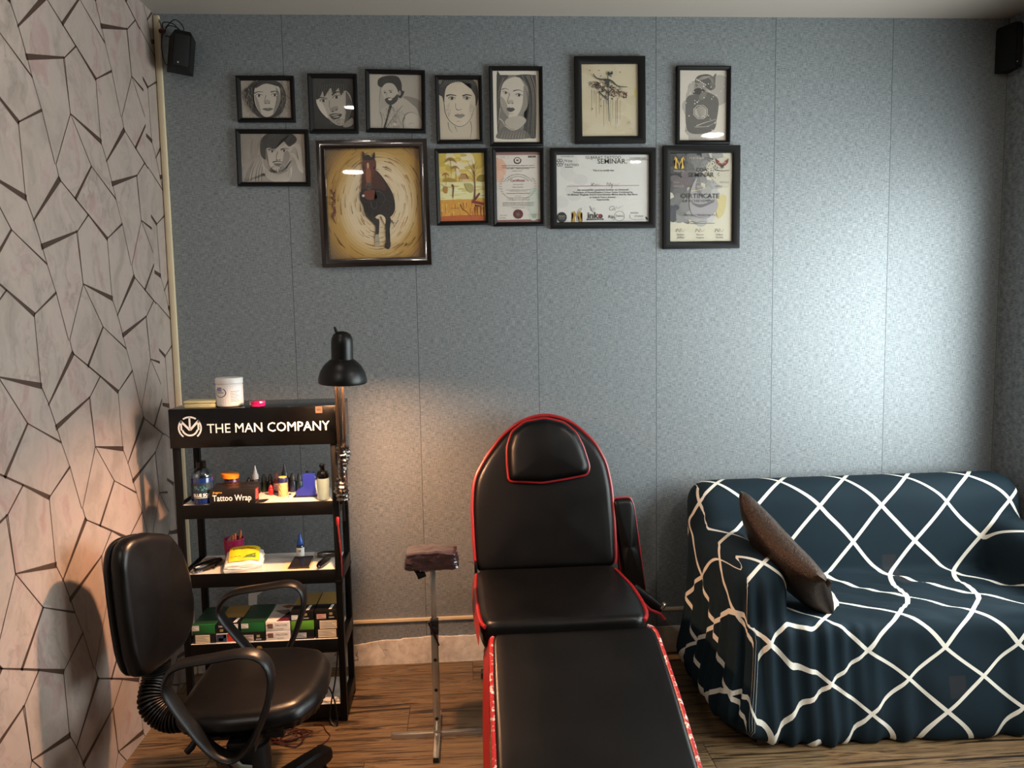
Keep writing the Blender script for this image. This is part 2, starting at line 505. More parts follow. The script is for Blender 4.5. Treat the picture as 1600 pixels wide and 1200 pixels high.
def netting(origin, ylo, yhi):
    for i in range(-9, 5):
        for j in range(-9, 12):
            oy, oz = origin[0]+i*cv[0]+j*cp[0], origin[1]+i*cv[1]+j*cp[1]
            if not (ylo-.8 < oy < yhi+.8 and -.8 < oz < H+.8): continue
            for a, c, w0, w1 in EDG:
                p = Vector((oy+VN[a][0], oz+VN[a][1])); q = Vector((oy+VN[c][0], oz+VN[c][1]))
                d = (q-p).normalized(); n = Vector((-d.y, d.x)); p -= d*w0*.3; q += d*w1*.3
                poly = [tuple(p+n*w0/2), tuple(q+n*w1/2), tuple(q-n*w1/2), tuple(p-n*w0/2)]
                poly = clip_rect(poly, ylo, yhi, .002, H-.002)
                if len(poly) > 2:
                    try: b.quad([(XL+.0004, y, z) for y, z in poly])
                    except ValueError: pass
netting((-.7517, 1.1427), YB+.01, -.155)
netting((-.7517+.46, 1.1427+.10), -.155, -.001)
struct(fin(b, 'wall_left', smooth=False))

# trims
b = B(wood_trim); b.box((XL+.002, -.018, 0), (XL+.026, -.001, H-.01), .004); b.box((XL, -.012, 0), (XL+.008, -.001, H-.03), .003)
struct(fin(b, 'trim_1'))
b = B(wood_trim); b.box((XL+.026, -.012, .196), (XR, -.001, .211), .002)
struct(fin(b, 'trim_2'))
# strip of bare cracked plaster along the foot of the wall
def m_plaster():
    t = NT('bare_plaster'); v = t.coords()
    n1 = t.noise(v, 9, 6, .65)
    col = t.ramp(n1, [(.32, hexc('a0958a')), (.48, hexc('c6bcae')), (.6, hexc('dcd3c6')), (.72, hexc('b8ac9c'))])
    vo = t.n('ShaderNodeTexVoronoi', feature='DISTANCE_TO_EDGE'); vo.inputs['Scale'].default_value = 6
    ad = t.n('ShaderNodeVectorMath', operation='MULTIPLY_ADD'); nz = t.n('ShaderNodeTexNoise'); nz.inputs['Scale'].default_value = 14; nz.inputs['Detail'].default_value = 4; t.l(v, nz.inputs['Vector'])
    t.l(nz.outputs['Color'], ad.inputs[0]); ad.inputs[1].default_value = (.12, .12, .12); t.l(v, ad.inputs[2]); t.l(ad.outputs[0], vo.inputs['Vector'])
    crack = t.math('LESS_THAN', vo.outputs['Distance'], .006)
    crack = t.math('MULTIPLY', crack, t.ramp(t.noise(v, 5, 2), [(.5, 0.), (.56, .85)]))
    col = t.mix(crack, col, hexc('3c3128'))
    t.bsdf(col, .85, 0, t.bump(t.math('SUBTRACT', n1, crack), .5, .004)); return t.m
b = B(m_plaster())
top = []
x = XL+.03
while x < XR:
    base = .118
    if x < -.3: base = .092+.02*max(0, min(1, (x+.56)/.2))
    top.append((x, base+.006*noise.noise((x*9, 3, 1))+.003*noise.noise((x*45, 1, 7)))); x += .012
r0 = [(x, -.006, z) for x, z in top]; r1 = [(x, -.001, z+.002) for x, z in top]; rb = [(x, -.007, 0.) for x, z in top]
b.rings([rb, r0, r1], closed=False, cap0=False, cap1=False)
struct(fin(b, 'baseboard_back'))

# ================================================================== daylight, lamps, camera
W = bpy.data.worlds.new('daylight'); S.world = W; W.use_nodes = True
bg = W.node_tree.nodes['Background']; bg.inputs[0].default_value = (*lin((240, 243, 244)), 1); bg.inputs[1].default_value = 3
ld = bpy.data.lights.new('window_daylight', 'AREA'); ld.shape = 'RECTANGLE'; ld.size = WZ1-WZ0; ld.size_y = WY1-WY0; ld.energy = 150; ld.color = lin((240, 243, 244))
lo = bpy.data.objects.new('window_daylight', ld); COL.objects.link(lo); lo.location = (XR+.13, (WY0+WY1)/2, (WZ0+WZ1)/2)
lo.rotation_euler = (0, PI/2, 0)

cam = bpy.data.cameras.new('camera'); co = bpy.data.objects.new('camera', cam); COL.objects.link(co); S.camera = co
cam.sensor_width = 36; cam.lens = 1220/1600*36; cam.clip_start = .02
Mw = Matrix(((.997711, -.024061, .063195), (-.065156, -.092032, .993622), (-.018092, -.995465, -.093389)))
q = Mw @ Matrix(((1, 0, 0), (0, -1, 0), (0, 0, -1)))
co.matrix_world = Matrix.Translation((0, -3.4, 1.5673)) @ q.to_4x4()

vs = S.view_settings; S.display_settings.display_device = 'sRGB'
vs.view_transform = 'Standard'; vs.look = 'None'; vs.exposure = 0; vs.gamma = 1; vs.use_curve_mapping = False

# flush ceiling downlights (the pale ellipses mirrored in the picture glass)
dl_rim = mat('downlight_rim', 'd8d4cc', .4)
dl_em = mat_emit('downlight_diffuser', 'fff2e6', 380)
for x, y, r, lab in ((-.905, -3.621, .085, 'largest round ceiling light, rear left, mirrored in the horse painting'), (1.825, -2.234, .075, 'round flush ceiling light near the window side above the sofa end'),
                     (1.491, -3.23, .045, 'small round ceiling light right of the camera, towards the rear'), (-.628, -1.461, .03, 'tiny round ceiling light above the office chair')):
    t_ = thing('ceiling_light', (x, y, H), lab, 'ceiling light', 'ceiling lights')
    b = B(dl_rim); b.lathe([(r+.012, -.012), (r+.012, 0), (r+.011, 0), (r, -.003), (r, -.012)], (x, y, H), 32, cap=False); fin(b, 'rim', t_)
    b = B(dl_em); b.lathe([(r, -.010), (r, -.004)], (x, y, H), 32); fin(b, 'diffuser', t_)
# ================================================================== the framed pictures
FR_BLACK = mat('black_frame_lacquer', '090808', .5, var=.2, Specular_IOR_Level=.25)
FR_BROWN = mat('dark_brown_frame_lacquer', '1c1310', .18, var=.2, Coat_Weight=.6)
PRINT = mat_print()
GLASS = mat_clear('picture_glass', 'fdfdfd', rough=.015)
def framed(kind, cx, cz, w, h, rot, bd, label, cat, tl, tr, bl, paper, m=FR_BLACK, depth=.02, group='framed pictures on the blue wall'):
    root = thing(kind, (cx, -.0015, cz), label, cat, group, rot=(0, math.radians(-rot), 0))
    b = B(m)
    prof = [(0, 0), (0, -depth), (bd*.3, -depth-.002), (bd*.85, -depth+.003), (bd, -depth+.006), (bd, -.004), (bd, 0)]
    R = []
    for i in range(4):
        sx = (-1, 1, 1, -1)[i]; sz = (1, 1, -1, -1)[i]
        R.append([Vector((sx*(w/2-d), y, sz*(h/2-d))) for d, y in prof])
    R.append([p.copy() for p in R[0]])
    b.rings(R, closed=False, cap0=False, cap1=False); bmesh.ops.remove_doubles(b.bm, verts=list(b.bm.verts), dist=1e-6)
    fin(b, 'frame', root, local=True)
    iw, ih = w-2*bd+.002, h-2*bd+.002
    b = B(GLASS); b.box((-iw/2, -.0120, -ih/2), (iw/2, -.0112, ih/2)); fin(b, 'glass_pane', root, local=True)
    return root, Art(tl, tr, bl, iw, ih, -.006, paper)
def finish(root, a, name='drawing'): a.done(name, root, PRINT)
PAPER = (176, 165, 148); OFF = (205, 196, 182)
def hatch(a, cx, cy, rx, ry, n, w, c, ang=70, ln=.5):
    for _ in range(n):
        t = random.random()*2*PI; r = math.sqrt(random.random()); x, y = cx+rx*r*math.cos(t), cy+ry*r*math.sin(t)
        g = math.radians(ang+random.uniform(-14, 14)); l = ln*min(rx, ry)
        a.S([(x, y), (x+math.cos(g)*l, y+math.sin(g)*l)], w, c, sm=False)
def eye(a, x, y, w, tilt=0, dark=35, white=200):
    h = w*.42; dy = math.tan(math.radians(tilt))*w/2
    a.F([(x-w/2, y-dy), (x-w*.1, y-h/2), (x+w/2, y+dy), (x, y+h*.42)], white)
    a.E(x+w*.02, y, w*.19, h*.46, 60); a.E(x+w*.02, y, w*.1, h*.24, 18)
    a.S([(x-w/2, y-dy), (x-w*.1, y-h*.58), (x+w*.55, y+dy)], w*.1, dark, w*.06)
    a.S([(x-w*.4, y+h*.2), (x, y+h*.52), (x+w*.45, y+h*.15)], w*.04, 105)

# 1 hooded woman
r_, a = framed('framed_portrait', -.7841, 2.4577, .2333, .1843, 0, .0165, 'small pencil portrait of a woman in a hood, top left corner of the picture group', 'picture', (65, 167), (458, 175), (88, 470), PAPER)
a.F([(60, 160), (470, 160), (480, 480), (60, 480)], 180, False)
hatch(a, 265, 330, 240, 180, 150, 4, 110, 60, .22); hatch(a, 265, 330, 240, 180, 160, 3, 205, 115, .2)
a.F([(160, 190), (270, 165), (380, 195), (432, 300), (410, 420), (340, 470), (230, 465), (140, 380), (110, 280)], 62)
a.F([(150, 215), (200, 190), (170, 300), (190, 420), (120, 350), (100, 250)], 45)
hatch(a, 130, 310, 45, 110, 60, 3, 150, 80, .5); hatch(a, 405, 320, 35, 110, 50, 3, 140, 100, .5)
a.F([(195, 215), (280, 195), (365, 215), (388, 300), (375, 380), (335, 445), (285, 465), (240, 440), (195, 370), (180, 290)], 176)
a.F([(350, 230), (385, 300), (372, 385), (335, 440), (350, 360), (360, 300)], 128)
a.F([(185, 290), (200, 370), (240, 440), (215, 340)], 140)
a.F([(190, 235), (270, 200), (370, 225), (350, 205), (280, 185), (210, 200)], 50)
a.S([(180, 275), (215, 262), (250, 268)], 9, 40); a.S([(310, 268), (345, 262), (375, 275)], 9, 40)
eye(a, 218, 294, 54, 0, 25, 200); eye(a, 342, 292, 52, 0, 25, 200)
a.S([(275, 290), (262, 345), (272, 358)], 5, 110); a.F([(262, 345), (285, 362), (310, 348), (300, 330), (275, 330)], 150)
a.E(272, 357, 6, 4, 50); a.E(300, 356, 6, 4, 50)
a.F([(250, 402), (275, 392), (290, 397), (305, 391), (335, 402), (295, 419)], 110); a.S([(248, 403), (292, 405), (336, 402)], 4, 40)
finish(r_, a)

# 2 tilted man on black
r_, a = framed('framed_portrait', -.5097, 2.4391, .2007, .2393, -.1, .0165, 'pencil portrait of a tilted male face on a black background', 'picture', (630, 152), (955, 155), (648, 560), (24, 23, 21))
a.F([(640, 150), (960, 150), (960, 260), (800, 200), (640, 320)], 58, False)
a.F([(665, 330), (690, 260), (760, 215), (860, 220), (930, 260), (950, 360), (935, 450), (880, 525), (820, 520), (760, 470), (700, 410)], 178)
a.F([(668, 330), (700, 410), (760, 470), (740, 400), (700, 330)], 205)
a.F([(900, 260), (950, 360), (935, 450), (890, 520), (905, 400)], 105)
a.F([(660, 300), (680, 220), (760, 170), (860, 170), (940, 230), (950, 330), (930, 280), (890, 250), (860, 290), (840, 230), (800, 285), (780, 230), (730, 300), (720, 250), (690, 310)], 42)
for k in range(12): a.S([(700+k*18, 190+abs(6-k)*3), (690+k*19, 240), (685+k*20, 290)], 4, 100)
a.S([(668, 318), (700, 305), (755, 312)], 12, 30); a.S([(790, 288), (830, 262), (885, 268)], 13, 30)
eye(a, 722, 330, 58, -10); eye(a, 825, 303, 60, -12)
a.S([(770, 330), (772, 380), (790, 415)], 6, 120); a.F([(775, 405), (800, 420), (840, 400), (830, 375), (790, 385)], 150); a.E(796, 416, 8, 5, 45); a.E(828, 404, 7, 5, 60)
a.S([(770, 448), (810, 436), (870, 440)], 14, 80); a.F([(778, 455), (820, 450), (870, 438), (850, 468), (805, 480)], 45); a.F([(795, 462), (850, 452), (835, 464)], 190)
hatch(a, 835, 495, 70, 28, 90, 3, 95, 60, .3); hatch(a, 915, 430, 20, 60, 50, 3, 80, 100, .5)
a.F([(880, 530), (950, 470), (960, 520), (910, 545)], 150)
finish(r_, a)

# 3 man in a suit
r_, a = framed('framed_portrait', -.2509, 2.4481, .2474, .2532, -1.0, .0165, 'pencil portrait of a bearded man in a pale suit jacket and tie', 'picture', (1080, 120), (1493, 130), (1090, 550), (168, 158, 143))
a.F([(1080, 115), (1500, 115), (1500, 560), (1085, 560)], 172, False); a.F([(1080, 115), (1180, 115), (1160, 300), (1150, 560), (1085, 560)], 186)
a.F([(1350, 300), (1500, 350), (1500, 560), (1450, 430)], 140)
a.F([(1165, 560), (1170, 420), (1215, 375), (1260, 370), (1340, 310), (1420, 360), (1470, 420), (1480, 560)], 182)
a.F([(1150, 210), (1155, 160), (1220, 135), (1300, 140), (1335, 190), (1340, 250), (1360, 260), (1335, 310), (1310, 300), (1300, 240), (1250, 195), (1190, 225)], 48)
a.F([(1180, 235), (1215, 195), (1270, 200), (1305, 250), (1310, 300), (1290, 345), (1250, 362), (1215, 340), (1190, 290)], 188)
a.F([(1205, 320), (1235, 305), (1270, 310), (1305, 280), (1308, 320), (1285, 352), (1248, 365), (1220, 350)], 62)
a.F([(1228, 318), (1250, 312), (1265, 318), (1245, 330)], 200); a.S([(1195, 258), (1215, 255)], 5, 40); a.S([(1235, 253), (1268, 248)], 6, 40)
a.E(1205, 268, 9, 5, 40); a.E(1252, 264, 9, 5, 40); a.S([(1222, 265), (1218, 295), (1230, 300)], 4, 100)
a.E(1322, 272, 10, 20, 165); a.S([(1322, 258), (1326, 280)], 3, 70)
a.F([(1240, 372), (1262, 378), (1240, 470), (1215, 550), (1195, 550), (1220, 460)], 48)
a.F([(1215, 550), (1262, 380), (1330, 325), (1350, 360), (1280, 450)], 185); a.S([(1262, 380), (1290, 420), (1345, 370)], 4, 60); a.S([(1215, 550), (1280, 455), (1350, 365)], 5, 60)
a.S([(1170, 420), (1185, 480), (1180, 550)], 6, 80); a.E(1425, 490, 62, 64, 192); a.S([(1360, 480), (1370, 440), (1420, 425), (1470, 450)], 6, 95); a.S([(1355, 550), (1352, 480), (1380, 430)], 6, 85)
a.F([(1268, 508), (1308, 506), (1310, 528), (1268, 530)], 205, False); a.S([(1400, 520), (1415, 510), (1440, 518)], 3, 70)
hatch(a, 1270, 460, 90, 90, 60, 3, 130, 75, .4)
finish(r_, a)

# 4 line drawing of a man
r_, a = framed('framed_portrait', .0136, 2.4138, .1955, .2765, .17, .015, 'pale pencil line portrait of a man with swept dark hair', 'picture', (118, 347), (630, 347), (138, 1105), (196, 184, 165))
a.F([(195, 500), (220, 400), (330, 375), (480, 380), (560, 450), (590, 560), (575, 680), (540, 800), (470, 900), (390, 930), (310, 900), (230, 810), (200, 680)], (204, 192, 173))
for L_, c in (([(190, 640), (205, 760), (260, 860), (340, 920), (400, 932), (470, 905), (540, 820), (575, 700)], 45), ([(240, 880), (255, 960), (300, 1010)], 90), ([(530, 870), (545, 960), (530, 1080)], 90), ([(330, 930), (360, 1000)], 110)): a.S(L_, 9, c, 4)
a.F([(118, 520), (120, 380), (180, 350), (330, 350), (420, 345), (560, 350), (610, 420), (630, 560), (600, 680), (590, 560), (545, 470), (530, 400), (440, 380), (330, 378), (230, 430), (200, 520), (190, 640), (165, 560)], 48)
for k in range(16): a.S([(215+k*24, 355), (200+k*25, 385), (150+k*31, 440 if k in (0, 1, 14, 15) else 392)], 6, 130)
a.F([(118, 350), (160, 350), (150, 400), (118, 390)], 120)
a.S([(218, 552), (270, 535), (348, 548)], 20, 30, 10); a.S([(425, 552), (480, 535), (545, 548)], 20, 30, 10)
eye(a, 290, 580, 95, 0, 60, 190); eye(a, 482, 580, 95, 0, 60, 190)
a.S([(340, 640), (338, 690), (350, 715)], 7, 120); a.S([(345, 712), (375, 728), (420, 712)], 9, 60)
a.F([(325, 795), (365, 772), (392, 780), (420, 772), (458, 795), (395, 830)], 150); a.S([(322, 796), (390, 798), (460, 795)], 7, 45); a.S([(355, 872), (380, 865), (405, 872)], 6, 110)
hatch(a, 240, 720, 30, 90, 40, 4, 150, 70, .6); hatch(a, 545, 700, 22, 100, 40, 4, 140, 110, .6)
a.S([(585, 1095), (610, 1092), (628, 1096)], 5, 60)
finish(r_, a)

# 5 woman with long hair, white mount
r_, a = framed('framed_portrait', .2548, 2.4267, .2258, .3255, 0, .0155, 'tall pencil portrait of a long-haired woman inside a white border', 'picture', (795, 235), (1378, 237), (808, 1132), (222, 210, 196))
a.F([(848, 288), (1343, 288), (1346, 1080), (858, 1080)], 128, False)
a.F([(850, 290), (900, 290), (1000, 300), (920, 400), (880, 600), (890, 800), (855, 1000)], 66)
a.F([(1090, 300), (1300, 290), (1345, 380), (1345, 1000), (1280, 1080), (1180, 1000), (1230, 820), (1260, 600), (1220, 420)], 72)
a.F([(905, 480), (940, 380), (1040, 320), (1150, 330), (1230, 430), (1250, 560), (1230, 680), (1170, 780), (1090, 830), (1010, 820), (940, 740), (900, 620)], 198)
a.F([(1190, 420), (1250, 560), (1230, 690), (1160, 790), (1090, 830), (1150, 720), (1180, 600)], 145)
a.F([(900, 560), (950, 600), (990, 700), (1000, 800), (930, 730)], 158)
a.F([(950, 880), (1000, 820), (1150, 800), (1220, 860), (1120, 960), (1010, 950)], 176)
a.F([(860, 1080), (880, 980), (950, 930), (1050, 980), (1130, 960), (1230, 1000), (1250, 1080)], 112)
for k in range(9): a.S([(900+k*36, 1078), (935+k*34, 985)], 4, 190, sm=False)
for k in range(14): a.S([(1130+k*12, 300), (1215+k*9, 450), (1240+k*8, 650), (1225+k*9, 850), (1200+k*11, 1060)], 5, random.choice((150, 180, 40, 55)))
for k in range(7): a.S([(960-k*8, 320), (890-k*4, 480), (870-k*2, 700), (860, 900)], 5, random.choice((40, 110, 140)))
a.S([(880, 830), (920, 860), (945, 910)], 7, 220, 5); a.S([(890, 700), (875, 840), (860, 930)], 6, 215); a.S([(950, 920), (1040, 975), (1120, 960)], 7, 210, 5)
a.S([(915, 470), (955, 455), (1000, 475)], 12, 60); a.S([(1055, 490), (1120, 475), (1185, 500)], 12, 60)
eye(a, 962, 510, 75, 12); eye(a, 1128, 540, 88, 4)
a.S([(1015, 520), (990, 590), (980, 630)], 9, 120); a.F([(978, 632), (1010, 645), (1062, 640), (1050, 605), (1010, 600)], 175); a.E(1000, 642, 9, 5, 60); a.E(1046, 644, 9, 5, 60)
a.F([(973, 710), (1005, 692), (1025, 698), (1050, 695), (1077, 718), (1040, 745), (1005, 745)], 78); a.S([(973, 711), (1025, 716), (1077, 718)], 4, 25); a.S([(1000, 765), (1030, 772), (1055, 765)], 6, 140)
finish(r_, a)

# 6 ballet dancer
r_, a = framed('framed_painting', .6559, 2.4522, .3022, .3592, .25, .030, 'ink and splatter painting of a ballet dancer, widest black frame of the top row', 'picture', (473, 152), (1180, 148), (483, 1060), (196, 184, 158))
for k in range(26):
    a.E(random.uniform(480, 1180), random.uniform(160, 1050), random.uniform(60, 130), random.uniform(50, 110), random.choice(((198, 187, 162), (194, 182, 155), (196, 186, 164), (192, 179, 152))))
a.E(1150, 510, 16, 60, (196, 178, 100))
for x, y0, y1, c in ((605, 470, 740, (120, 108, 92)), (635, 480, 640, (110, 98, 84)), (660, 500, 820, (150, 110, 80)), (700, 520, 780, (60, 54, 48)), (755, 600, 930, (140, 92, 50)), (720, 560, 720, (150, 130, 100)), (868, 560, 820, (150, 140, 90)), (905, 600, 950, (110, 92, 96)), (925, 590, 900, (80, 70, 84)), (840, 600, 900, (150, 160, 130)), (960, 600, 850, (170, 150, 120))):
    a.S([(x, y0), (x, y1)], 7, c, 2, sm=False)
for k in range(340):
    t = random.random(); x = 590+t*450; y = 395+t*150; sp = 20+58*math.sin(t*PI)
    ww = random.uniform(5, 16); x += random.gauss(0, 14); y += random.gauss(0, sp*.55)
    a.E(x, y, ww, ww*.5, random.choice(((34, 28, 24), (46, 36, 30), (190, 180, 160), (112, 74, 44), (150, 96, 48), (30, 26, 22))), random.uniform(0, 180), 7)
a.S([(622, 275), (660, 325), (720, 348), (800, 350)], 8, (26, 22, 20), 20); a.S([(800, 348), (860, 370), (930, 430), (1048, 440)], 20, (26, 22, 20), 7)
a.F([(770, 340), (835, 345), (822, 380), (815, 440), (788, 440), (785, 380)], (36, 34, 26)); a.S([(803, 300), (803, 345)], 9, (26, 22, 20), 9, sm=False)
for k in range(16): a.E(832+random.gauss(0, 18), 272+random.gauss(0, 17), 13, 9, (30, 18, 20), random.uniform(0, 180), 8)
a.S([(808, 500), (808, 600), (820, 870)], 17, (22, 20, 20), 6); a.S([(690, 490), (740, 545), (805, 600)], 14, (22, 20, 20), 12); a.S([(800, 590), (788, 630), (815, 660)], 8, (22, 20, 20))
for x, y in ((580, 236), (692, 236), (715, 305), (955, 255), (610, 712), (716, 676), (715, 595)): a.E(x, y, 8, 7, (80, 60, 44))
a.S([(1070, 870), (1042, 890), (1050, 908), (1080, 870), (1075, 900), (1112, 892)], 4, (90, 84, 76))
finish(r_, a, 'painting')

# 7 bearded man in a turban, in profile
r_, a = framed('framed_portrait', 1.06, 2.4302, .2356, .3245, -.2, .0155, 'grey profile portrait of a turbaned bearded man with an octagon on the chest', 'picture', (170, 73), (447, 70), (168, 497), (198, 190, 178))
for k in range(18): a.E(310+random.gauss(0, 45), 270+random.gauss(0, 80), 60, 50, random.choice(((166, 159, 150), (164, 157, 148), (168, 161, 152))))
a.F([(205, 300), (215, 235), (260, 215), (320, 200), (380, 225), (400, 265), (390, 360), (370, 430), (280, 455), (215, 430)], (92, 88, 82))
a.F([(262, 130), (280, 105), (330, 95), (365, 110), (370, 150), (360, 190), (330, 180), (300, 150), (265, 150)], (84, 80, 74))
a.F([(365, 110), (385, 90), (378, 130), (380, 170), (362, 188), (350, 150)], (110, 104, 96))
for k in range(7): a.S([(268+k*9, 140-k*3), (300+k*9, 112-k*1), (350+k*3, 108+k*8)], 2.5, (170, 163, 152))
for k in range(6): a.E(272+k*10, 128+k*6, 4, 4, (205, 198, 188))
a.F([(262, 150), (300, 148), (325, 175), (322, 205), (285, 215), (262, 195), (255, 175)], (142, 134, 124))
a.F([(255, 190), (280, 178), (310, 185), (322, 205), (300, 218), (262, 214), (248, 214)], (50, 46, 42)); a.S([(262, 160), (278, 158)], 4, (40, 38, 36)); a.E(270, 166, 4, 3, (30, 28, 26))
a.F([(300, 205), (330, 200), (318, 240), (290, 250), (285, 225)], (118, 112, 104))
for rr, c in ((50, (62, 59, 55)), (46, (188, 181, 170)), (42, (70, 66, 62)), (38, (168, 160, 150))):
    a.F([(294+rr*math.cos(PI/8+k*PI/4), 322+rr*math.sin(PI/8+k*PI/4)) for k in range(8)], c, False)
for k in range(7): a.S([(268+k*3, 300+k*9), (290+k*2, 286+k*9), (318, 290+k*7)], 4, (80, 76, 70))
a.S([(270, 405), (320, 385), (385, 365)], 5, (190, 184, 172)); a.S([(260, 412), (330, 408), (380, 385)], 4, (175, 168, 158)); a.S([(200, 440), (230, 430), (280, 448)], 3, (80, 76, 70))
for k in range(46): a.E(random.uniform(175, 440), random.uniform(120, 440), random.uniform(2, 4.5), random.uniform(2, 4.5), (205, 199, 189), 0, 8)
finish(r_, a)

# 8 man resting his head on a hand
r_, a = framed('framed_portrait', -.7657, 2.2198, .2954, .2305, -.3, .0165, 'wide pencil portrait of a man leaning his head on his raised hand', 'picture', (62, 587), (570, 590), (88, 972), (172, 162, 148))
a.F([(60, 580), (240, 580), (210, 700), (200, 760), (90, 830)], 152, False); hatch(a, 150, 680, 90, 90, 70, 4, 160, 100, .5)
a.F([(80, 985), (95, 840), (160, 780), (240, 760), (300, 860), (420, 880), (480, 800), (560, 850), (580, 985)], 152)
for k in range(12): a.S([(110+k*12, 960), (130+k*10, 880), (170+k*8, 800)], 5, random.choice((86, 186)))
a.F([(240, 760), (270, 860), (370, 910), (450, 880), (480, 850), (460, 960), (340, 968), (260, 900)], 180)
for k in range(16): a.S([(265+k*13, 868+10*math.sin(k)), (275+k*13, 950)], 4, 90)
a.F([(270, 700), (300, 650), (390, 640), (455, 690), (465, 780), (430, 850), (370, 890), (310, 850), (275, 780)], 184)
a.F([(272, 700), (300, 850), (290, 820), (272, 770)], 110); a.F([(420, 720), (462, 760), (430, 850), (372, 890), (400, 820)], 148)
a.F([(225, 700), (240, 620), (310, 580), (440, 578), (505, 620), (500, 660), (450, 690), (410, 650), (380, 640), (350, 705), (290, 700), (265, 720), (270, 790), (240, 770)], 46)
for k in range(12): a.S([(300+k*15, 590), (290+k*14, 640), (275+k*11, 695)], 4, 88)
a.F([(455, 700), (510, 665), (545, 700), (560, 800), (570, 900), (530, 870), (500, 790), (470, 760)], 186)
for k in range(4): a.S([(460+k*9, 735-k*12), (500+k*4, 745-k*8), (530, 800)], 4, 85)
a.S([(285, 716), (315, 708), (345, 716)], 9, 40); a.S([(385, 714), (420, 705), (450, 712)], 9, 40); eye(a, 318, 728, 46); eye(a, 412, 724, 46)
a.S([(362, 730), (352, 780), (365, 796)], 6, 95); a.E(358, 796, 7, 4, 50); a.E(380, 796, 7, 4, 60); a.S([(325, 815), (362, 806), (405, 815)], 12, 78)
a.F([(332, 828), (365, 822), (400, 828), (368, 845)], 105); hatch(a, 365, 862, 65, 26, 80, 3, 90, 70, .4)
finish(r_, a)

# 9 horse
r_, a = framed('framed_painting', -.3523, 2.0276, .4598, .5240, .78, .034, 'large glazed painting of a leaping brown horse in a golden swirl', 'picture', (145, 120), (1000, 110), (190, 1120), (86, 74, 58), FR_BROWN, .028)
for k in range(24):
    f = k/23.; rx, ry = 560*(1-f)+110, 640*(1-f)+160
    cs = ((96, 86, 70), (120, 100, 72), (150, 118, 70), (182, 146, 74), (190, 156, 88), (208, 184, 140), (220, 202, 172))
    p = min(1, f*1.42)*(len(cs)-1); i = min(int(p), len(cs)-2); g = p-i
    a.E(625, 610, rx, ry, tuple(cs[i][j]*(1-g)+cs[i+1][j]*g for j in range(3)), 0, 44)
for k in range(240):
    f = random.random(); th = random.uniform(0, 2*PI); dth = random.uniform(.15, .4); rx, ry = 150+430*f, 210+480*f
    c = random.choice(((196, 160, 90), (150, 112, 60), (120, 92, 60), (206, 184, 140)) if f < .6 else ((100, 84, 66), (128, 100, 64), (90, 66, 50), (150, 116, 66)))
    a.S([(625+rx*math.cos(th+dth*q), 610+ry*math.sin(th+dth*q)) for q in (0, .33, .66, 1)], random.uniform(3, 8), c)
for k in range(12): a.S([(190+random.uniform(0, 50), 480+k*22), (215+random.uniform(0, 40), 530+k*24)], 14, (112, 52, 36))
bay = (96, 52, 32); dk = (30, 22, 18)
a.F([(500, 290), (560, 300), (620, 320), (700, 420), (765, 540), (780, 660), (745, 730), (690, 740), (640, 715), (600, 735), (540, 745), (505, 700), (490, 620), (470, 540), (478, 420)], (44, 30, 24))
a.F([(495, 320), (610, 320), (690, 440), (690, 500), (620, 480), (540, 470), (480, 480), (480, 400)], (84, 44, 28))
a.F([(505, 500), (600, 495), (605, 560), (560, 580), (510, 560)], (120, 62, 36))
a.F([(460, 520), (480, 500), (500, 540), (530, 600), (560, 680), (575, 720), (540, 740), (505, 700), (490, 630), (465, 580)], dk)
a.F([(600, 490), (680, 500), (690, 560), (640, 640), (590, 660), (560, 640), (570, 580), (620, 560)], dk)
for pts in ([(610, 500), (650, 510), (690, 560), (670, 620)], [(560, 600), (580, 660), (615, 640), (610, 590)], [(510, 690), (550, 740), (575, 700)]): a.S(pts, 4, (120, 108, 96))
a.E(492, 540, 12, 12, (210, 205, 200))
a.F([(535, 740), (600, 735), (635, 760), (636, 830), (628, 900), (600, 900), (605, 830), (580, 790)], (52, 50, 40)); a.F([(600, 900), (628, 898), (640, 960), (640, 985), (605, 992), (600, 965)], (176, 166, 146)); a.S([(603, 960), (640, 958)], 4, dk)
a.F([(680, 740), (735, 735), (738, 800), (725, 900), (736, 960), (700, 965), (700, 880), (690, 800)], (46, 44, 36)); a.F([(702, 960), (735, 955), (738, 1000), (722, 1030), (690, 1015), (688, 985)], (56, 36, 28))
a.F([(602, 735), (645, 712), (690, 742), (690, 800), (665, 770), (650, 730), (625, 752)], (214, 196, 164))
for e in ((795, 795), (780, 830), (770, 800), (760, 770)): a.S([(735, 755), (755, 780), e], 6, dk)
a.S([(650, 730), (670, 770), (690, 805)], 5, dk)
a.F([(490, 225), (520, 195), (580, 195), (606, 230), (608, 290), (590, 340), (572, 400), (565, 470), (545, 485), (520, 470), (510, 400), (492, 330), (482, 270)], (108, 60, 38))
a.F([(520, 300), (545, 290), (562, 330), (556, 430), (530, 440), (516, 380)], (150, 96, 62)); a.F([(525, 250), (540, 245), (545, 280), (534, 296), (526, 280)], (206, 160, 140))
a.F([(515, 430), (560, 428), (566, 470), (545, 488), (520, 474)], (96, 86, 80)); a.E(532, 462, 6, 11, dk); a.E(553, 462, 6, 11, dk)
a.E(497, 290, 8, 14, dk); a.E(592, 290, 9, 14, dk)
a.F([(490, 225), (484, 160), (490, 138), (506, 165), (512, 200)], (60, 40, 30)); a.F([(572, 205), (578, 170), (594, 148), (600, 180), (592, 222)], (60, 40, 30))
a.F([(490, 215), (512, 180), (540, 172), (560, 190), (585, 210), (560, 222), (520, 220)], (34, 24, 22))
for e in ((500, 160), (530, 150), (545, 155)): a.S([(530, 190), (515, 165), e], 5, dk)
a.S([(868, 1005), (890, 975), (880, 1000), (905, 985), (912, 990), (945, 975)], 6, (60, 44, 34))
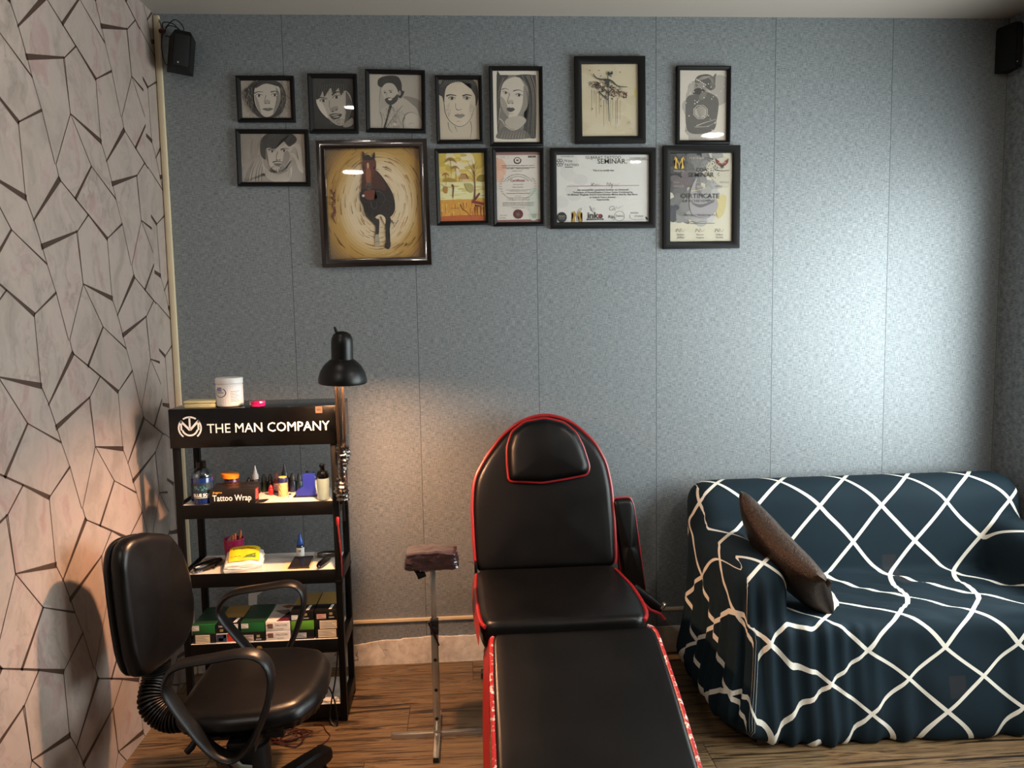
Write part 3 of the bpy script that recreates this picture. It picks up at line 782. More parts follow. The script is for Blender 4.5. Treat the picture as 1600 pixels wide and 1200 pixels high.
finish(r_, a, 'painting')

# 10 yellow riverside landscape
r_, a = framed('framed_painting', .0188, 2.0942, .2240, .3173, .47, .0165, 'yellow watercolour of palms, a hut and a bare tree by water', 'picture', (118, 152), (727, 150), (148, 1058), (214, 190, 110))
a.F([(118, 140), (740, 140), (740, 330), (118, 330)], (200, 178, 84), False); a.F([(240, 150), (540, 150), (600, 330), (480, 470), (330, 420), (250, 280)], (222, 208, 176))
for k in range(40): a.E(random.uniform(130, 730), random.uniform(160, 760), random.uniform(30, 90), random.uniform(14, 40), random.choice(((206, 182, 92), (216, 196, 120), (226, 208, 150), (196, 172, 84))))
a.F([(140, 540), (740, 530), (745, 760), (145, 770)], (226, 214, 168), False)
for k in range(30): a.E(random.uniform(150, 730), random.uniform(560, 770), random.uniform(40, 110), random.uniform(6, 14), random.choice(((212, 196, 128), (230, 220, 186), (200, 184, 110))))
a.F([(140, 770), (745, 765), (760, 1070), (140, 1070)], (206, 156, 66), False)
for k in range(46): x = random.uniform(150, 750); y = random.uniform(780, 980); a.S([(x, y), (x+random.uniform(-6, 6), y+random.uniform(40, 120))], random.uniform(6, 22), random.choice(((190, 124, 48), (216, 174, 84), (176, 104, 40), (222, 190, 116))), sm=False)
a.F([(140, 990), (760, 980), (760, 1070), (140, 1070)], (186, 104, 50))
for cx, cy, s_ in ((280, 250, 1.), (345, 350, .7), (215, 435, .6)):
    a.S([(cx, cy), (cx+12, cy+150*s_), (cx+5, cy+250*s_)], 8, (150, 128, 50))
    for q in range(9): g = q*PI/8+PI; a.S([(cx, cy), (cx+45*s_*math.cos(g), cy+40*s_*math.sin(g)), (cx+85*s_*math.cos(g), cy+30*s_*math.sin(g)+38*s_)], 12, random.choice(((140, 110, 40), (166, 138, 54), (176, 120, 50))))
a.F([(180, 520), (240, 480), (320, 490), (370, 520), (300, 535)], (168, 140, 56)); a.F([(640, 520), (660, 460), (700, 440), (740, 450), (740, 530)], (150, 134, 48))
a.F([(400, 500), (430, 430), (490, 430), (510, 480), (530, 500)], (176, 140, 84), False); a.F([(405, 500), (525, 500), (520, 535), (410, 535)], (214, 190, 150), False); a.S([(490, 432), (500, 480), (530, 500)], 10, (96, 48, 34)); a.S([(432, 430), (492, 428)], 8, (96, 48, 34)); a.S([(430, 505), (432, 535)], 8, (100, 60, 40))
a.F([(470, 560), (560, 560), (590, 620), (560, 680), (500, 640)], (176, 166, 110))
a.S([(300, 570), (318, 600), (316, 670), (310, 740)], 30, (120, 62, 36), 8); a.S([(318, 680), (316, 780)], 8, (110, 70, 40)); a.F([(185, 600), (240, 600), (235, 680), (190, 670)], (180, 138, 70)); a.S([(160, 560), (220, 600), (290, 590)], 5, (130, 90, 50))
a.S([(600, 790), (608, 640), (605, 500), (590, 300)], 22, (110, 52, 38), 4)
for s0, e in (((606, 560), (490, 440)), ((606, 520), (480, 350)), ((604, 480), (500, 260)), ((600, 430), (650, 330)), ((600, 400), (560, 240)), ((604, 470), (670, 400)), ((598, 360), (630, 260)), ((600, 440), (520, 300))): a.S([s0, ((s0[0]*2+e[0])/3, (s0[1]+e[1])/2), e], 6, (110, 70, 50))
a.S([(590, 790), (640, 730), (672, 685)], 34, (124, 56, 40), 22); a.S([(570, 800), (640, 810), (730, 830)], 30, (128, 52, 36), 40); a.S([(610, 850), (700, 860)], 30, (120, 44, 32), 10)
for x in (610, 640, 690, 725): a.S([(x, 870), (x+4, 990)], 18, (140, 70, 36), 6, sm=False)
a.S([(410, 830), (450, 900), (500, 930), (560, 1005)], 12, (112, 66, 40)); a.S([(280, 880), (390, 882)], 5, (120, 80, 50), 5)
finish(r_, a, 'painting')

# 11 certificate with a red seal
r_, a = framed('framed_certificate', .2581, 2.0921, .2192, .3273, 0, .0165, 'tall certificate with a laurel wreath and a dark red wax seal', 'certificate', (878, 143), (1470, 145), (893, 1075), (208, 201, 193))
a.F([(870, 140), (1480, 140), (1480, 185), (870, 185)], (140, 108, 102), False); a.F([(880, 1040), (1480, 1035), (1480, 1080), (880, 1080)], (150, 110, 104), False)
for k in range(10): a.E(940+random.gauss(0, 30), 390+random.gauss(0, 50), 66, 80, random.choice(((214, 180, 158), (210, 172, 150), (214, 188, 170))))
for k in range(10): a.E(1400+random.gauss(0, 30), 830+random.gauss(0, 70), 70, 70, random.choice(((190, 196, 184), (182, 196, 186), (196, 198, 188))))
a.F([(890, 190), (1462, 186), (1468, 196), (892, 200)], (212, 200, 188), False)
a.F([(905, 198), (1052, 196), (1053, 232), (906, 234)], (186, 174, 166), False); a.F([(910, 203), (1047, 201), (1048, 228), (911, 229)], (212, 202, 192), False); a.T('A.14.009', 930, 220, 70, None, 110)
a.F([(1312, 196), (1416, 195), (1417, 219), (1313, 220)], 28, False); a.T('M 40813', 1325, 214, 80, None, 180)
a.E(1170, 255, 48, 42, 55); a.E(1170, 255, 38, 33, (206, 194, 184)); a.T('M', 1170, 268, None, 28, 40, True, .02); a.S([(1122, 240), (1130, 285), (1170, 300), (1212, 285), (1220, 240)], 7, 60, 7)
a.T('Instituto de la enseñanza colegio alto superior', 1180, 330, 440, None, (70, 50, 50), True); a.T('INTERNATIONAL BOARD OF VOCATIONAL EDUCATION & RESEARCH', 1183, 356, 448, None, 35, True, .012)
a.T('ISO 9001 : 2008 CERTIFIED', 1180, 372, 300, None, 90, True); a.T('GLOBAL ACADEMY', 1170, 400, 135, None, 60, True)
a.T('VOCATIONAL EDUCATION & TRAINING COUNCIL', 1175, 446, 440, None, 60, True, 0, 230); a.T('COMMUNITY EDUCATION NETWORK', 1175, 474, 320, None, 60, True, 0, 200)
a.T('Certificate', 1172, 535, 195, None, (140, 40, 52), True, .018)
for t_, y, w in (('This is to certify', 580, 135), ('Name of student', 614, 140), ('having successfully completed the course of study and', 648, 330), ('passed the examination held for the', 664, 230), ('Fundamentals of Technical Writing', 697, 310), ('conducted at', 728, 80), ('the centre and awarded this certificate', 754, 300), ('on the day and year recorded hereunder', 780, 320), ('in witness whereof the seal of the council and the', 818, 420), ('signatures of its officers have been affixed hereto', 838, 420), ('under the authority vested in the board of examiners', 858, 420), ('valid for professional practice', 884, 190)):
    a.T(t_, 1180, y, w, None, 50, True)
for sg in (-1, 1):
    for k in range(11):
        g = math.radians(205+k*11) if sg < 0 else math.radians(-25-k*11)
        g = math.radians(90+sg*-1*(18+k*10)); x, y = 1178+sg*-0+math.cos(g)*235, 590+math.sin(g)*190
        x = 1178+sg*abs(235*math.sin(math.radians(18+k*10))); y = 590+190*math.cos(math.radians(18+k*10))
        a.E(x, y, 24, 7, (176, 168, 152), sg*(-60+k*9), 10)
for k in range(12): g = 2*PI*k/12; a.E(1180+44*math.cos(g), 965+42*math.sin(g), 24, 22, (104, 26, 40), 0, 10)
a.E(1180, 965, 50, 48, (112, 30, 44)); a.E(1176, 970, 36, 33, (84, 72, 66)); a.E(1176, 970, 22, 20, (110, 98, 90))
a.T('Date of Issue', 938, 984, 90, None, 70); a.T('No. 30461', 935, 1020, 75, None, 70); a.T('President', 1395, 980, 90, None, 60, True); a.T('Director', 1395, 1000, 70, None, 60, True); a.T('Board', 1395, 1016, 44, None, 60, True)
finish(r_, a, 'certificate_sheet')

# 12 landscape seminar certificate
r_, a = framed('framed_certificate', .6230, 2.0838, .4548, .3383, -.15, .027, 'wide white seminar certificate in a landscape black frame', 'certificate', (165, 172), (1355, 172), (168, 1055), (206, 204, 199))
for k in range(16): a.E(330+random.gauss(0, 70), 480+random.gauss(0, 200), 90, 70, random.choice(((202, 199, 194), (204, 199, 195), (199, 197, 193))))
a.T('ORGANISED BY:', 225, 203, 165, None, 70, False, .01)
for k in range(6):
    g = k*PI/3; x, y = 212+30*math.cos(g), 275+32*math.sin(g)
    for q in range(5): g2 = q*2*PI/5; a.S([(x+20*math.cos(g2), y+20*math.sin(g2)), (x+20*math.cos(g2+1.257), y+20*math.sin(g2+1.257))], 6, 45, 6, sm=False)
a.T('N joy', 275, 265, 100, None, 60); a.T('TATTOO', 273, 320, 182, None, 40, False, .008); a.S([(275, 334), (375, 334)], 9, 50, 9, sm=False)
a.T('GUJARAT TATTOO', 540, 228, 455, None, 70); a.T('SEMINAR', 694, 290, 360, None, 25, False, .006); a.E(1065, 285, 6, 6, 25)
a.T('11/12/DEC/2021', 1108, 234, 215, None, 80, False, .01); a.S([(1062, 243), (1355, 243)], 5, 90, 5, sm=False)
a.T('This is to certify that', 770, 388, 270, None, 35, True, .012)
a.S([(300, 582), (1228, 575)], 6, (150, 86, 78), 6, sm=False)
a.S([(620, 540), (615, 575), (650, 540), (628, 560), (655, 575), (668, 555), (675, 573), (690, 555), (700, 573), (715, 556), (722, 573), (748, 570)], 4, 90)
a.S([(812, 575), (820, 535), (845, 575), (858, 535), (868, 570), (882, 555), (880, 600), (868, 606), (890, 560), (920, 560), (935, 572), (975, 545), (955, 560)], 4, 90)
for t_, y, w in (('has successfully completed Seminar on Advanced', 640, 650), ('Techniques of Portrait/Realism Colour Tattoo Conducted by', 672, 770), ('Dr.Mukesh Waghela And Sir.Gourishankar Mistry And Sir. Riju Barot', 702, 895), ('at Gujarat Tattoo Seminar,', 736, 340), ('Gujarat,India', 768, 165)): a.T(t_, 762, y, w, None, 40, True, .012)
a.E(234, 985, 64, 68, 28); a.T('MUKESH', 234, 975, 80, None, 175, True); a.T('TATTOO', 234, 1010, 72, None, 175, True); a.S([(185, 985), (285, 982)], 4, 150, 4, sm=False)
gold = (176, 140, 54)
for sg in (-1, 1):
    a.F([(428+sg*8, 960), (428+sg*30, 905), (428+sg*68, 925), (428+sg*45, 940), (428+sg*48, 985), (428+sg*70, 1048), (428+sg*22, 1050), (428+sg*30, 990)], gold, False)
a.S([(405, 920), (428, 960), (440, 905), (475, 870), (490, 880), (470, 905)], 7, 150, 5); a.S([(426, 965), (428, 1040)], 9, 60, 4, sm=False)
a.S([(640, 925), (590, 850), (605, 850), (615, 905), (600, 890), (660, 870), (640, 900), (700, 880)], 4, 60)
a.T('inko', 566, 1000, 195, None, 60, False, .03); a.E(722, 970, 20, 22, (140, 40, 44)); a.F([(550, 1008), (770, 1004), (772, 1022), (552, 1026)], 30, False); a.T('TATTOO STUDIO', 660, 1021, 180, None, 190, True)
a.S([(855, 905), (850, 860), (900, 845), (910, 880), (870, 900), (905, 870), (915, 905), (940, 850), (955, 880), (985, 845), (970, 870), (1025, 830)], 4, 70)
a.T('Riju', 835, 1000, 78, None, 45, False, .01); a.T('Tattoo', 925, 985, 105, None, 45)
n = 26; a.S([(975+66*math.cos(k*2*PI/n), 975+64*math.sin(k*2*PI/n)) for k in range(n+1)], 4, 110, 4); a.S([(890, 1028), (915, 1010), (935, 985)], 5, 70)
a.T('TATTOO', 1112, 945, 108, None, 60, False, .01); a.T('STUDIO', 1170, 990, 112, None, 60); a.S([(1110, 960), (1115, 1000), (1160, 1020), (1290, 1022)], 4, 110, 4); a.F([(1315, 985), (1335, 1000), (1345, 1020), (1325, 1025), (1315, 1010)], 40)
finish(r_, a, 'certificate_sheet')

# 13 tall dark certificate
r_, a = framed('framed_certificate', 1.0533, 2.0419, .3368, .4386, 0, .031, 'tall achievement certificate with grey smoky print and gold emblem', 'certificate', (112, 572), (488, 568), (112, 1110), (196, 190, 172))
a.F([(115, 575), (330, 572), (300, 640), (250, 700), (200, 760), (115, 800)], 44)
for k in range(90):
    t = random.random(); x = 120+random.uniform(0, 290)*(1-.1*t); y = 580+t*400
    g = 60+90*((x-120)/300)+60*t+random.uniform(-8, 8); a.E(x, y, random.uniform(20, 46), random.uniform(18, 40), (g, g*.985, g*.965), random.uniform(0, 180), 14)
for k in range(14): a.E(140+random.uniform(0, 90), 690+random.uniform(0, 90), 30, 22, random.choice(((112, 102, 103), (120, 108, 108), (106, 98, 100))))
for k in range(8): a.E(128+random.gauss(0, 10), 930+random.gauss(0, 24), 20, 18, (78, 78, 84))
a.F([(330, 640), (470, 600), (480, 760), (400, 760)], (186, 180, 164)); a.F([(390, 850), (450, 830), (440, 930), (400, 960)], (190, 178, 132))
for k in range(70): a.E(random.gauss(370, 30), random.gauss(640, 40), 3, 3, 80, 0, 6)
a.F([(245, 770), (275, 720), (270, 800), (340, 860), (390, 850), (400, 900), (350, 960), (290, 970), (240, 930), (230, 850)], (158, 154, 154)); a.F([(240, 870), (300, 880), (380, 860), (350, 880), (290, 900)], (112, 108, 110)); a.S([(240, 800), (300, 790), (345, 770)], 4, (200, 190, 150)); a.S([(240, 945), (300, 960), (380, 940)], 4, (110, 106, 106))
gold = (206, 172, 84)
for sg in (-1, 1):
    a.F([(168+sg*4, 640), (168+sg*12, 605), (168+sg*26, 592), (168+sg*32, 612), (168+sg*22, 618), (168+sg*24, 640), (168+sg*30, 662), (168+sg*10, 668), (168+sg*14, 655), (168+sg*16, 640), (168+sg*12, 625)], gold, False)
a.S([(158, 622), (168, 640), (178, 622)], 6, gold, 6, sm=False); a.S([(168, 640), (168, 662)], 6, gold, 3, sm=False); a.T('MORATTA', 137, 684, 60, None, 200)
red = (120, 44, 40)
for sg in (-1, 1): a.F([(424, 640), (424+sg*18, 618), (424+sg*40, 602), (424+sg*36, 628), (424+sg*20, 645), (424+sg*8, 650)], red, False)
a.T('TATTOO', 424, 632, 46, None, 210, True); a.E(424, 650, 10, 10, 60); a.S([(382, 672), (424, 678), (470, 674)], 5, 80, 3)
a.T('13 & 14 april', 232, 606, 82, None, 190); a.T('2021', 322, 605, 30, None, 110)
a.T('COA', 302, 682, 66, None, 30, True, .005); a.T('SEMINAR', 300, 715, 152, None, 34, True, .005)
for x, t_, c, y in ((138, 'HOLI', 175, 752), (138, 'PRESENTS', 175, 776), (262, 'PORTRAIT', 190, 752), (272, 'REALISM', 190, 776), (410, 'TATTOO', 120, 752), (384, 'ARTIST', 120, 776)): a.T(t_, x, y, None, 10, c)
a.T('CERTIFICATE', 293, 843, 230, None, 26, True, .008); a.T('OF ACHIEVEMENT', 286, 868, 190, None, 60, True)
a.T('PROUDLY PRESENTED TO', 294, 952, 186, None, 45, True, .004); a.S([(214, 998), (382, 996)], 2.5, 70, 2.5, sm=False); a.S([(220, 992), (250, 985), (270, 992), (310, 984), (335, 990)], 3, 60)
for x in (178, 294, 412):
    a.S([(x-28, 1050), (x-20, 1030), (x-5, 1050), (x, 1028), (x+12, 1048), (x+28, 1030)], 3, 70)
for x, t1, t2 in ((178, 'Sanket', 'Jadhav'), (294, 'Mukesh', 'Waghela'), (412, 'Suham', 'Gondia')): a.T(t1, x, 1070, 42, None, 50, True); a.T(t2, x, 1087, 46, None, 50, True)
finish(r_, a, 'certificate_sheet')
# ================================================================== the display shelf
BLK = mat('black_gloss_plastic', '040404', .2, var=.2, Specular_IOR_Level=.3, Coat_Weight=.15)
BLKM = mat('black_satin_plastic', '050505', .45, var=.2, Specular_IOR_Level=.2)
WHT = mat('white_shelf_liner', 'd9d2c8', .25, var=.04)
WSIGN = mat('white_sign_vinyl', 'f2f2ee', .5, var=.02)
WPAP = mat('white_paper', 'dfdad2', .6, var=.05)
SX0, SX1, SYF, SYB = -1.074, -.475, -.48, -.24
sh = thing('display_shelf', ((SX0+SX1)/2, (SYF+SYB)/2, 0), 'black four-tier display stand with a white lettered sign header, in the corner', 'shelf')
for x, y in ((SX0, SYF), (SX1-.024, SYF), (SX0, SYB-.024), (SX1-.024, SYB-.024)):
    b = B(BLKM); b.box((x, y, 0), (x+.024, y+.024, 1.088), .002); b.box((x-.002, y-.002, .548), (x+.026, y+.026, .560), .001); fin(b, 'post', sh)
b = B(BLK); b.box((SX0-.004, SYF-.008, 1.085), (SX1+.012, SYF-.002, 1.230), .0015); fin(b, 'header_panel', sh)
b = B(BLK); b.box((SX0-.004, SYF-.002, 1.222), (SX1+.012, SYB, 1.230), .0015); fin(b, 'top_board', sh)
for x in (SX0-.004, SX1+.006):
    b = B(BLK); b.box((x, SYF-.002, 1.085), (x+.006, SYB, 1.222), .001); fin(b, 'header_side', sh)
# sign: round monogram and lettering, raised vinyl
b = B(WSIGN); yv = SYF-.0086
put_text(b, 'THE MAN COMPANY', (-.942, yv, 1.139), (1, 0, 0), (0, 0, 1), width=.446, height=.036, bold=.004, spacing=1.0)
cx, cz = -1.003, 1.160
def arc(r, a0, a1, w, n=26):
    pts = [(cx+r*math.cos(math.radians(a0+(a1-a0)*k/n)), cz+r*math.sin(math.radians(a0+(a1-a0)*k/n))) for k in range(n+1)]
    for (x0, z0), (x1, z1) in zip(pts, pts[1:]):
        f0 = 1-w/r; b.quad([(x0, yv, z0), (x1, yv, z1), (cx+(x1-cx)*f0, yv, cz+(z1-cz)*f0), (cx+(x0-cx)*f0, yv, cz+(z0-cz)*f0)])
def bar(x0, z0, x1, z1, w):
    d = Vector((x1-x0, z1-z0)).normalized(); nx, nz = -d.y*w/2, d.x*w/2
    b.quad([(cx+x0+nx, yv, cz+z0+nz), (cx+x1+nx, yv, cz+z1+nz), (cx+x1-nx, yv, cz+z1-nz), (cx+x0-nx, yv, cz+z0-nz)])
arc(.043, 55, 125, .006); arc(.043, -52, 42, .006); arc(.043, 138, 232, .006); arc(.031, 195, 345, .0065)
bar(0, .040, 0, .0, .0065); bar(-.033, .027, 0, -.008, .008); bar(.033, .027, 0, -.008, .008); bar(-.031, .024, -.0305, -.008, .0065); bar(.031, .024, .0305, -.008, .0065)
lt = fin(b, 'sign_lettering', sh, smooth=False); lt['label'] = 'white sign lettering with round monogram'
b = B(mat('brown_sticker', '4a3a2e', .5)); b.box((-.546, SYF-.009, 1.203), (-.521, SYF-.008, 1.228)); b.use(mat('dark_ink', '2a1a12', .6)); put_text(b, 'BAPE', (-.543, SYF-.0093, 1.213), (1, 0, 0), (0, 0, 1), width=.018) if False else b.box((-.541, SYF-.0094, 1.212), (-.526, SYF-.009, 1.219))
st = fin(b, 'price_sticker', sh); st['label'] = 'small brown sticker'
SHZ = (.868, .603, .330, .070)
for z in SHZ:
    b = B(BLKM)
    b.box((SX0+.024, SYF, z-.052), (SX1-.024, SYF+.006, z), .001); b.box((SX0, SYB-.006, z-.052), (SX1, SYB, z-.004), .001)
    b.box((SX0, SYF+.024, z-.052), (SX0+.005, SYB-.024, z+.002), .001); b.box((SX1-.005, SYF+.024, z-.052), (SX1, SYB-.024, z+.002), .001)
    b.box((SX0+.005, SYF+.006, z-.012), (SX1-.005, SYB-.006, z-.004))
    o = fin(b, 'shelf_tray', sh)
    b = B(WHT); b.box((SX0+.0245, SYF+.0065, z-.004), (SX1-.0245, SYB-.0065, z)); fin(b, 'shelf_liner', o)
b = B(mat('gold_foil', 'a58a4a', .35, .6)); b.prism([(-.012, .012), (-.006, .020), (.006, .020), (.012, .012), (.008, -.008), (0, -.018), (-.008, -.008)], (-.795, SYF-.0004, .296), (1, 0, 0), (0, 0, 1), .0008)
fin(b, 'shelf_sticker', sh)

# ---- things on top
t_ = thing('soap_box', (-.972, -.43, 1.23), 'pale yellow flat box on top of the shelf, at the left end', 'box')
py = mat('pale_yellow_plastic', 'd9cf9c', .4)
b = B(py); b.box((-1.029, -.462, 1.23), (-.917, -.392, 1.246), .004); fin(b, 'body', t_)
b = B(py); b.box((-1.031, -.464, 1.2465), (-.915, -.390, 1.257), .004); fin(b, 'lid', t_)
t_ = thing('white_jar', (-.872, -.425, 1.23), 'white plastic jar with blue oval logo on top of the shelf', 'jar')
wj = mat('white_jar_plastic', 'e6e1dc', .35, var=.03)
b = B(wj); b.lathe([(.040, 0), (.0475, .004), (.0485, .012), (.0485, .080), (.046, .086)], (-.872, -.425, 1.23), 36); fin(b, 'body', t_)
b = B(wj); b.lathe([(.0475, .086), (.0495, .088), (.0495, .104), (.047, .108), (.02, .1085)], (-.872, -.425, 1.23), 36); fin(b, 'lid', t_)
def cyl_curve(cx, cy, z, r, a0=0):
    def f(u, v): a = a0+u/r; return Vector((cx+r*math.sin(a), cy-r*math.cos(a), z+v))
    return f
def cyl_patch(b, cx, cy, r, z0, z1, a0, a1, n=14):
    A = [math.radians(a0+(a1-a0)*k/n) for k in range(n+1)]
    for p, q in zip(A, A[1:]):
        b.quad([(cx+r*math.sin(p), cy-r*math.cos(p), z0), (cx+r*math.sin(q), cy-r*math.cos(q), z0), (cx+r*math.sin(q), cy-r*math.cos(q), z1), (cx+r*math.sin(p), cy-r*math.cos(p), z1)])
navy = mat('navy_ink', '2c3350', .5); lil = mat('lilac_ink', '8f90b8', .5); greyink = mat('grey_ink', '8a8890', .6)
b = B(mat('white_label', 'f0ece8', .45, var=.02)); cyl_patch(b, -.872, -.425, .0488, 1.238, 1.308, -75, 75)
b.use(lil); f = cyl_curve(-.872, -.425, 1.285, .0491, -.45); cyl_patch(b, -.872, -.425, .0491, 1.290, 1.305, -42, -18, 5)
b.use(navy)
for k in range(24):
    g0, g1 = 2*PI*k/24, 2*PI*(k+1)/24
    if 3 < k < 6: continue
    pts = [f(.024*math.cos(g)*s_, .018*math.sin(g)*s_) for g, s_ in ((g0, 1), (g1, 1), (g1, .86), (g0, .86))]; b.quad(pts)
put_text(b, 'PERSONA', (0, 0, 0), (1, 0, 0), (0, 0, 1), width=.028, center=True, bold=.02, curve=cyl_curve(-.872, -.425, 1.283, .0492, -.45))
b.use(greyink)
for k in range(7): cyl_patch(b, -.872, -.425, .0491, 1.252+k*.006, 1.254+k*.006, 20, 60-6*(k % 3), 5)
fin(b, 'label', t_, smooth=False)
t_ = thing('pink_tape', (-.760, -.468, 1.23), 'magenta pink compact on top of the shelf', 'compact')
pk = mat('magenta_plastic', 'c0185e', .15, Coat_Weight=.5)
b = B(pk); b.lathe([(.020, 0), (.027, .003), (.028, .010), (.026, .013)], (-.760, -.468, 1.23), 24); fin(b, 'base', t_)
b = B(pk); b.lathe([(.026, .0132), (.0285, .015), (.0275, .022), (.018, .0245)], (-.760, -.468, 1.23), 24); fin(b, 'lid', t_)

# ---- desk lamp clipped to the front right post
LX, LY, LZ = -.404, -.74, 1.335
lamp = thing('desk_lamp', (-.455, -.505, .86), 'black bell-shaped desk lamp clamped to the front right shelf post', 'lamp')
lb = mat('black_lamp_enamel', '070707', .36, var=.1, Specular_IOR_Level=.3)
ax = Vector((.03, -.06, 1)).normalized()
b = B(lb)
prof = [(.080, 0), (.0815, .004), (.080, .018), (.074, .040), (.062, .060), (.046, .075), (.037, .081), (.0365, .083)]
b.lathe(prof+[(r-.002, z) for r, z in reversed(prof)], (LX, LY, LZ), 40, ax, cap=False)
b.use(mat('white_lamp_inside', 'd8d2c6', .5)); b.lathe([(r-.0024, z) for r, z in prof], (LX, LY, LZ), 40, ax, cap=False)
fin(b, 'lamp_shade', lamp)
o_ = Vector((LX, LY, LZ))
b = B(lb); b.lathe([(.0365, .082), (.0365, .135), (.035, .150), (.029, .164), (.018, .172), (.005, .175)], o_, 32, ax); fin(b, 'socket_cap', lamp)
b = B(lb); b.tube([o_+ax*.168+Vector((-.016, 0, 0)), o_+ax*.190+Vector((-.024, 0, 0))], [.006, .004], 10); fin(b, 'switch', lamp)
b = B(mat_emit('warm_bulb', 'ffc090', 3000)); b.lathe([(.001, 0), (.016, .004), (.026, .02), (.026, .034), (.016, .052), (.012, .07)], o_+ax*.008, 20, ax); fin(b, 'bulb', lamp)
brs = mat('bare_steel_arm', '55463a', .35, .9)
E0, E1 = Vector((-.452, -.512, 1.07)), Vector((-.425, -.700, 1.40))
b = B(brs)
for s_ in (-1, 1): b.tube([E0+Vector((s_*.012, .01, 0)), E1+Vector((s_*.012, .01, 0))], .0045, 8)
fin(b, 'upper_arm', lamp)
b = B(BLKM); b.tube([(-.452, -.518, .80), (-.452, -.518, 1.07), (-.449, -.530, 1.115), (-.425, -.705, 1.40)], .0055, 8); fin(b, 'power_cord', lamp)
b = B(BLKM); b.box((-.468, -.515, .86), (-.438, -.490, .90), .004); b.tube([(-.453, -.503, .88), (-.453, -.503, 1.08)], .008, 8); fin(b, 'clamp', lamp)
b = B(BLKM); b.tube([E1-Vector((.02, 0, 0)), E1+Vector((.02, 0, 0))], .010, 12)
b.tube([E1, o_+ax*.10+Vector((0, .034, 0))], .007, 8); fin(b, 'arm_joint', lamp)
b = B(mat_clear('cling_film', 'b8aa98', rough=.09, bump=1., bscale=70, extra=.12)); R = []
for k in range(46):
    z = 1.098-.226*k/45; rr = .019+.006*math.sin(k*.21)+.003*math.sin(k*1.9); ring = []
    for q in range(18):
        g = 2*PI*q/18; d = rr*(1+.24*noise.noise((math.cos(g)*2, math.sin(g)*2, z*70)))
        if k < 4: d *= .4+.15*k
        ring.append(Vector((-.453+.007*math.sin(k*.14)+d*math.cos(g), -.503+d*math.sin(g), z)))
    R.append(ring)
b.rings(R); o = fin(b, 'plastic_wrap', lamp); o['label'] = 'crumpled clear cling film wrapped round the lamp arm'
t_ = thing('red_pen', (-.478, -.494, .72), 'red pen-like rod hanging on the front right shelf post', 'pen')
b = B(mat('red_plastic', '6d1416', .4)); b.tube([(-.480, -.492, .80), (-.479, -.494, .775), (-.472, -.492, .66), (-.472, -.490, .58)], [.0045, .004, .003, .002], 10); fin(b, 'barrel', t_)
b = B(mat('bright_red_cap', '9c1c1c', .35)); b.lathe([(.003, 0), (.0056, .004), (.0056, .03), (.004, .034)], (-.480, -.492, .775), 12); fin(b, 'cap', t_)

# ---- first tier
Z1 = .868
t_ = thing('blue_bottle', (-.985, -.442, Z1), 'black-capped bottle of dark blue liquid at the left end of the first tier', 'bottle')
o = (-.985, -.442, Z1)
b = B(mat('deep_blue_liquid', '12265c', .12, var=.1, Coat_Weight=.6)); b.lathe([(.030, 0), (.038, .004), (.040, .014), (.040, .098), (.0395, .1)], o, 32); fin(b, 'liquid', t_)
b = B(mat_clear('clear_plastic', 'dfe6ea', rough=.05, extra=.10)); b.lathe([(.040, .1005), (.0405, .106), (.036, .118), (.022, .132), (.016, .137)], o, 32); fin(b, 'shoulder', t_)
b = B(BLK); b.lathe([(.0165, .134), (.0175, .136), (.0175, .158), (.015, .161)], o, 24); fin(b, 'cap', t_)
b = B(mat('dark_teal_label', '1d2c36', .35)); cyl_patch(b, o[0], o[1], .0404, Z1+.022, Z1+.082, -85, 85)
b.use(mat('teal_ink', '4a98a8', .4))
for u, v, r in ((-.012, .066, .006), (-.002, .060, .003), (.012, .058, .004), (.020, .064, .003), (.026, .060, .0025), (.006, .068, .0025), (-.022, .056, .002), (.016, .070, .002)):
    f = cyl_curve(o[0], o[1], Z1, .0407)
    for k in range(12):
        g0, g1 = 2*PI*k/12, 2*PI*(k+1)/12; b.quad([f(u+r*math.cos(g)*s_, v+r*math.sin(g)*s_) for g, s_ in ((g0, 1), (g1, 1), (g1, .6), (g0, .6))])
b.use(WSIGN); put_text(b, 'BLUE SOAP', (0, 0, 0), (1, 0, 0), (0, 0, 1), width=.072, height=.012, center=True, bold=.03, curve=cyl_curve(o[0], o[1], Z1+.032, .0408, .32))
cyl_patch(b, o[0], o[1], .0407, Z1+.027, Z1+.0285, -30, 60)
fin(b, 'label', t_, smooth=False)

t_ = thing('tattoo_wrap_box', (-.866, -.447, Z1), 'long black carton lettered Tattoo Wrap on the first tier', 'box')
bc = mat('black_carton', '14100e', .4)
b = B(bc); b.box((-.950, -.478, Z1), (-.784, -.418, Z1+.058), .001); fin(b, 'carton', t_)
b = B(bc); b.quad([(-.950, -.418, Z1+.0585), (-.784, -.418, Z1+.0585), (-.78, -.380, Z1+.064), (-.95, -.384, Z1+.062)]); b.quad([(-.783, -.478, Z1+.001), (-.783, -.420, Z1+.001), (-.745, -.424, Z1+.003), (-.752, -.470, Z1+.003)]); fin(b, 'open_flap', t_, smooth=False)
b = B(WSIGN); put_text(b, 'Tattoo Wrap', (-.939, -.4786, Z1+.013), (1, 0, 0), (0, 0, 1), width=.142, height=.0235, bold=.012)
b.use(mat('yellow_ink', 'd9a23a', .5)); put_text(b, 'Jugnu', (-.938, -.4786, Z1+.042), (1, 0, 0), (.1, 0, 1), width=.034, height=.008, bold=.02)
b.use(mat('red_ink', 'b22a2a', .5)); b.quad([(-.7834, -.470, Z1+.012), (-.7834, -.432, Z1+.012), (-.7834, -.432, Z1+.052), (-.7834, -.470, Z1+.052)])
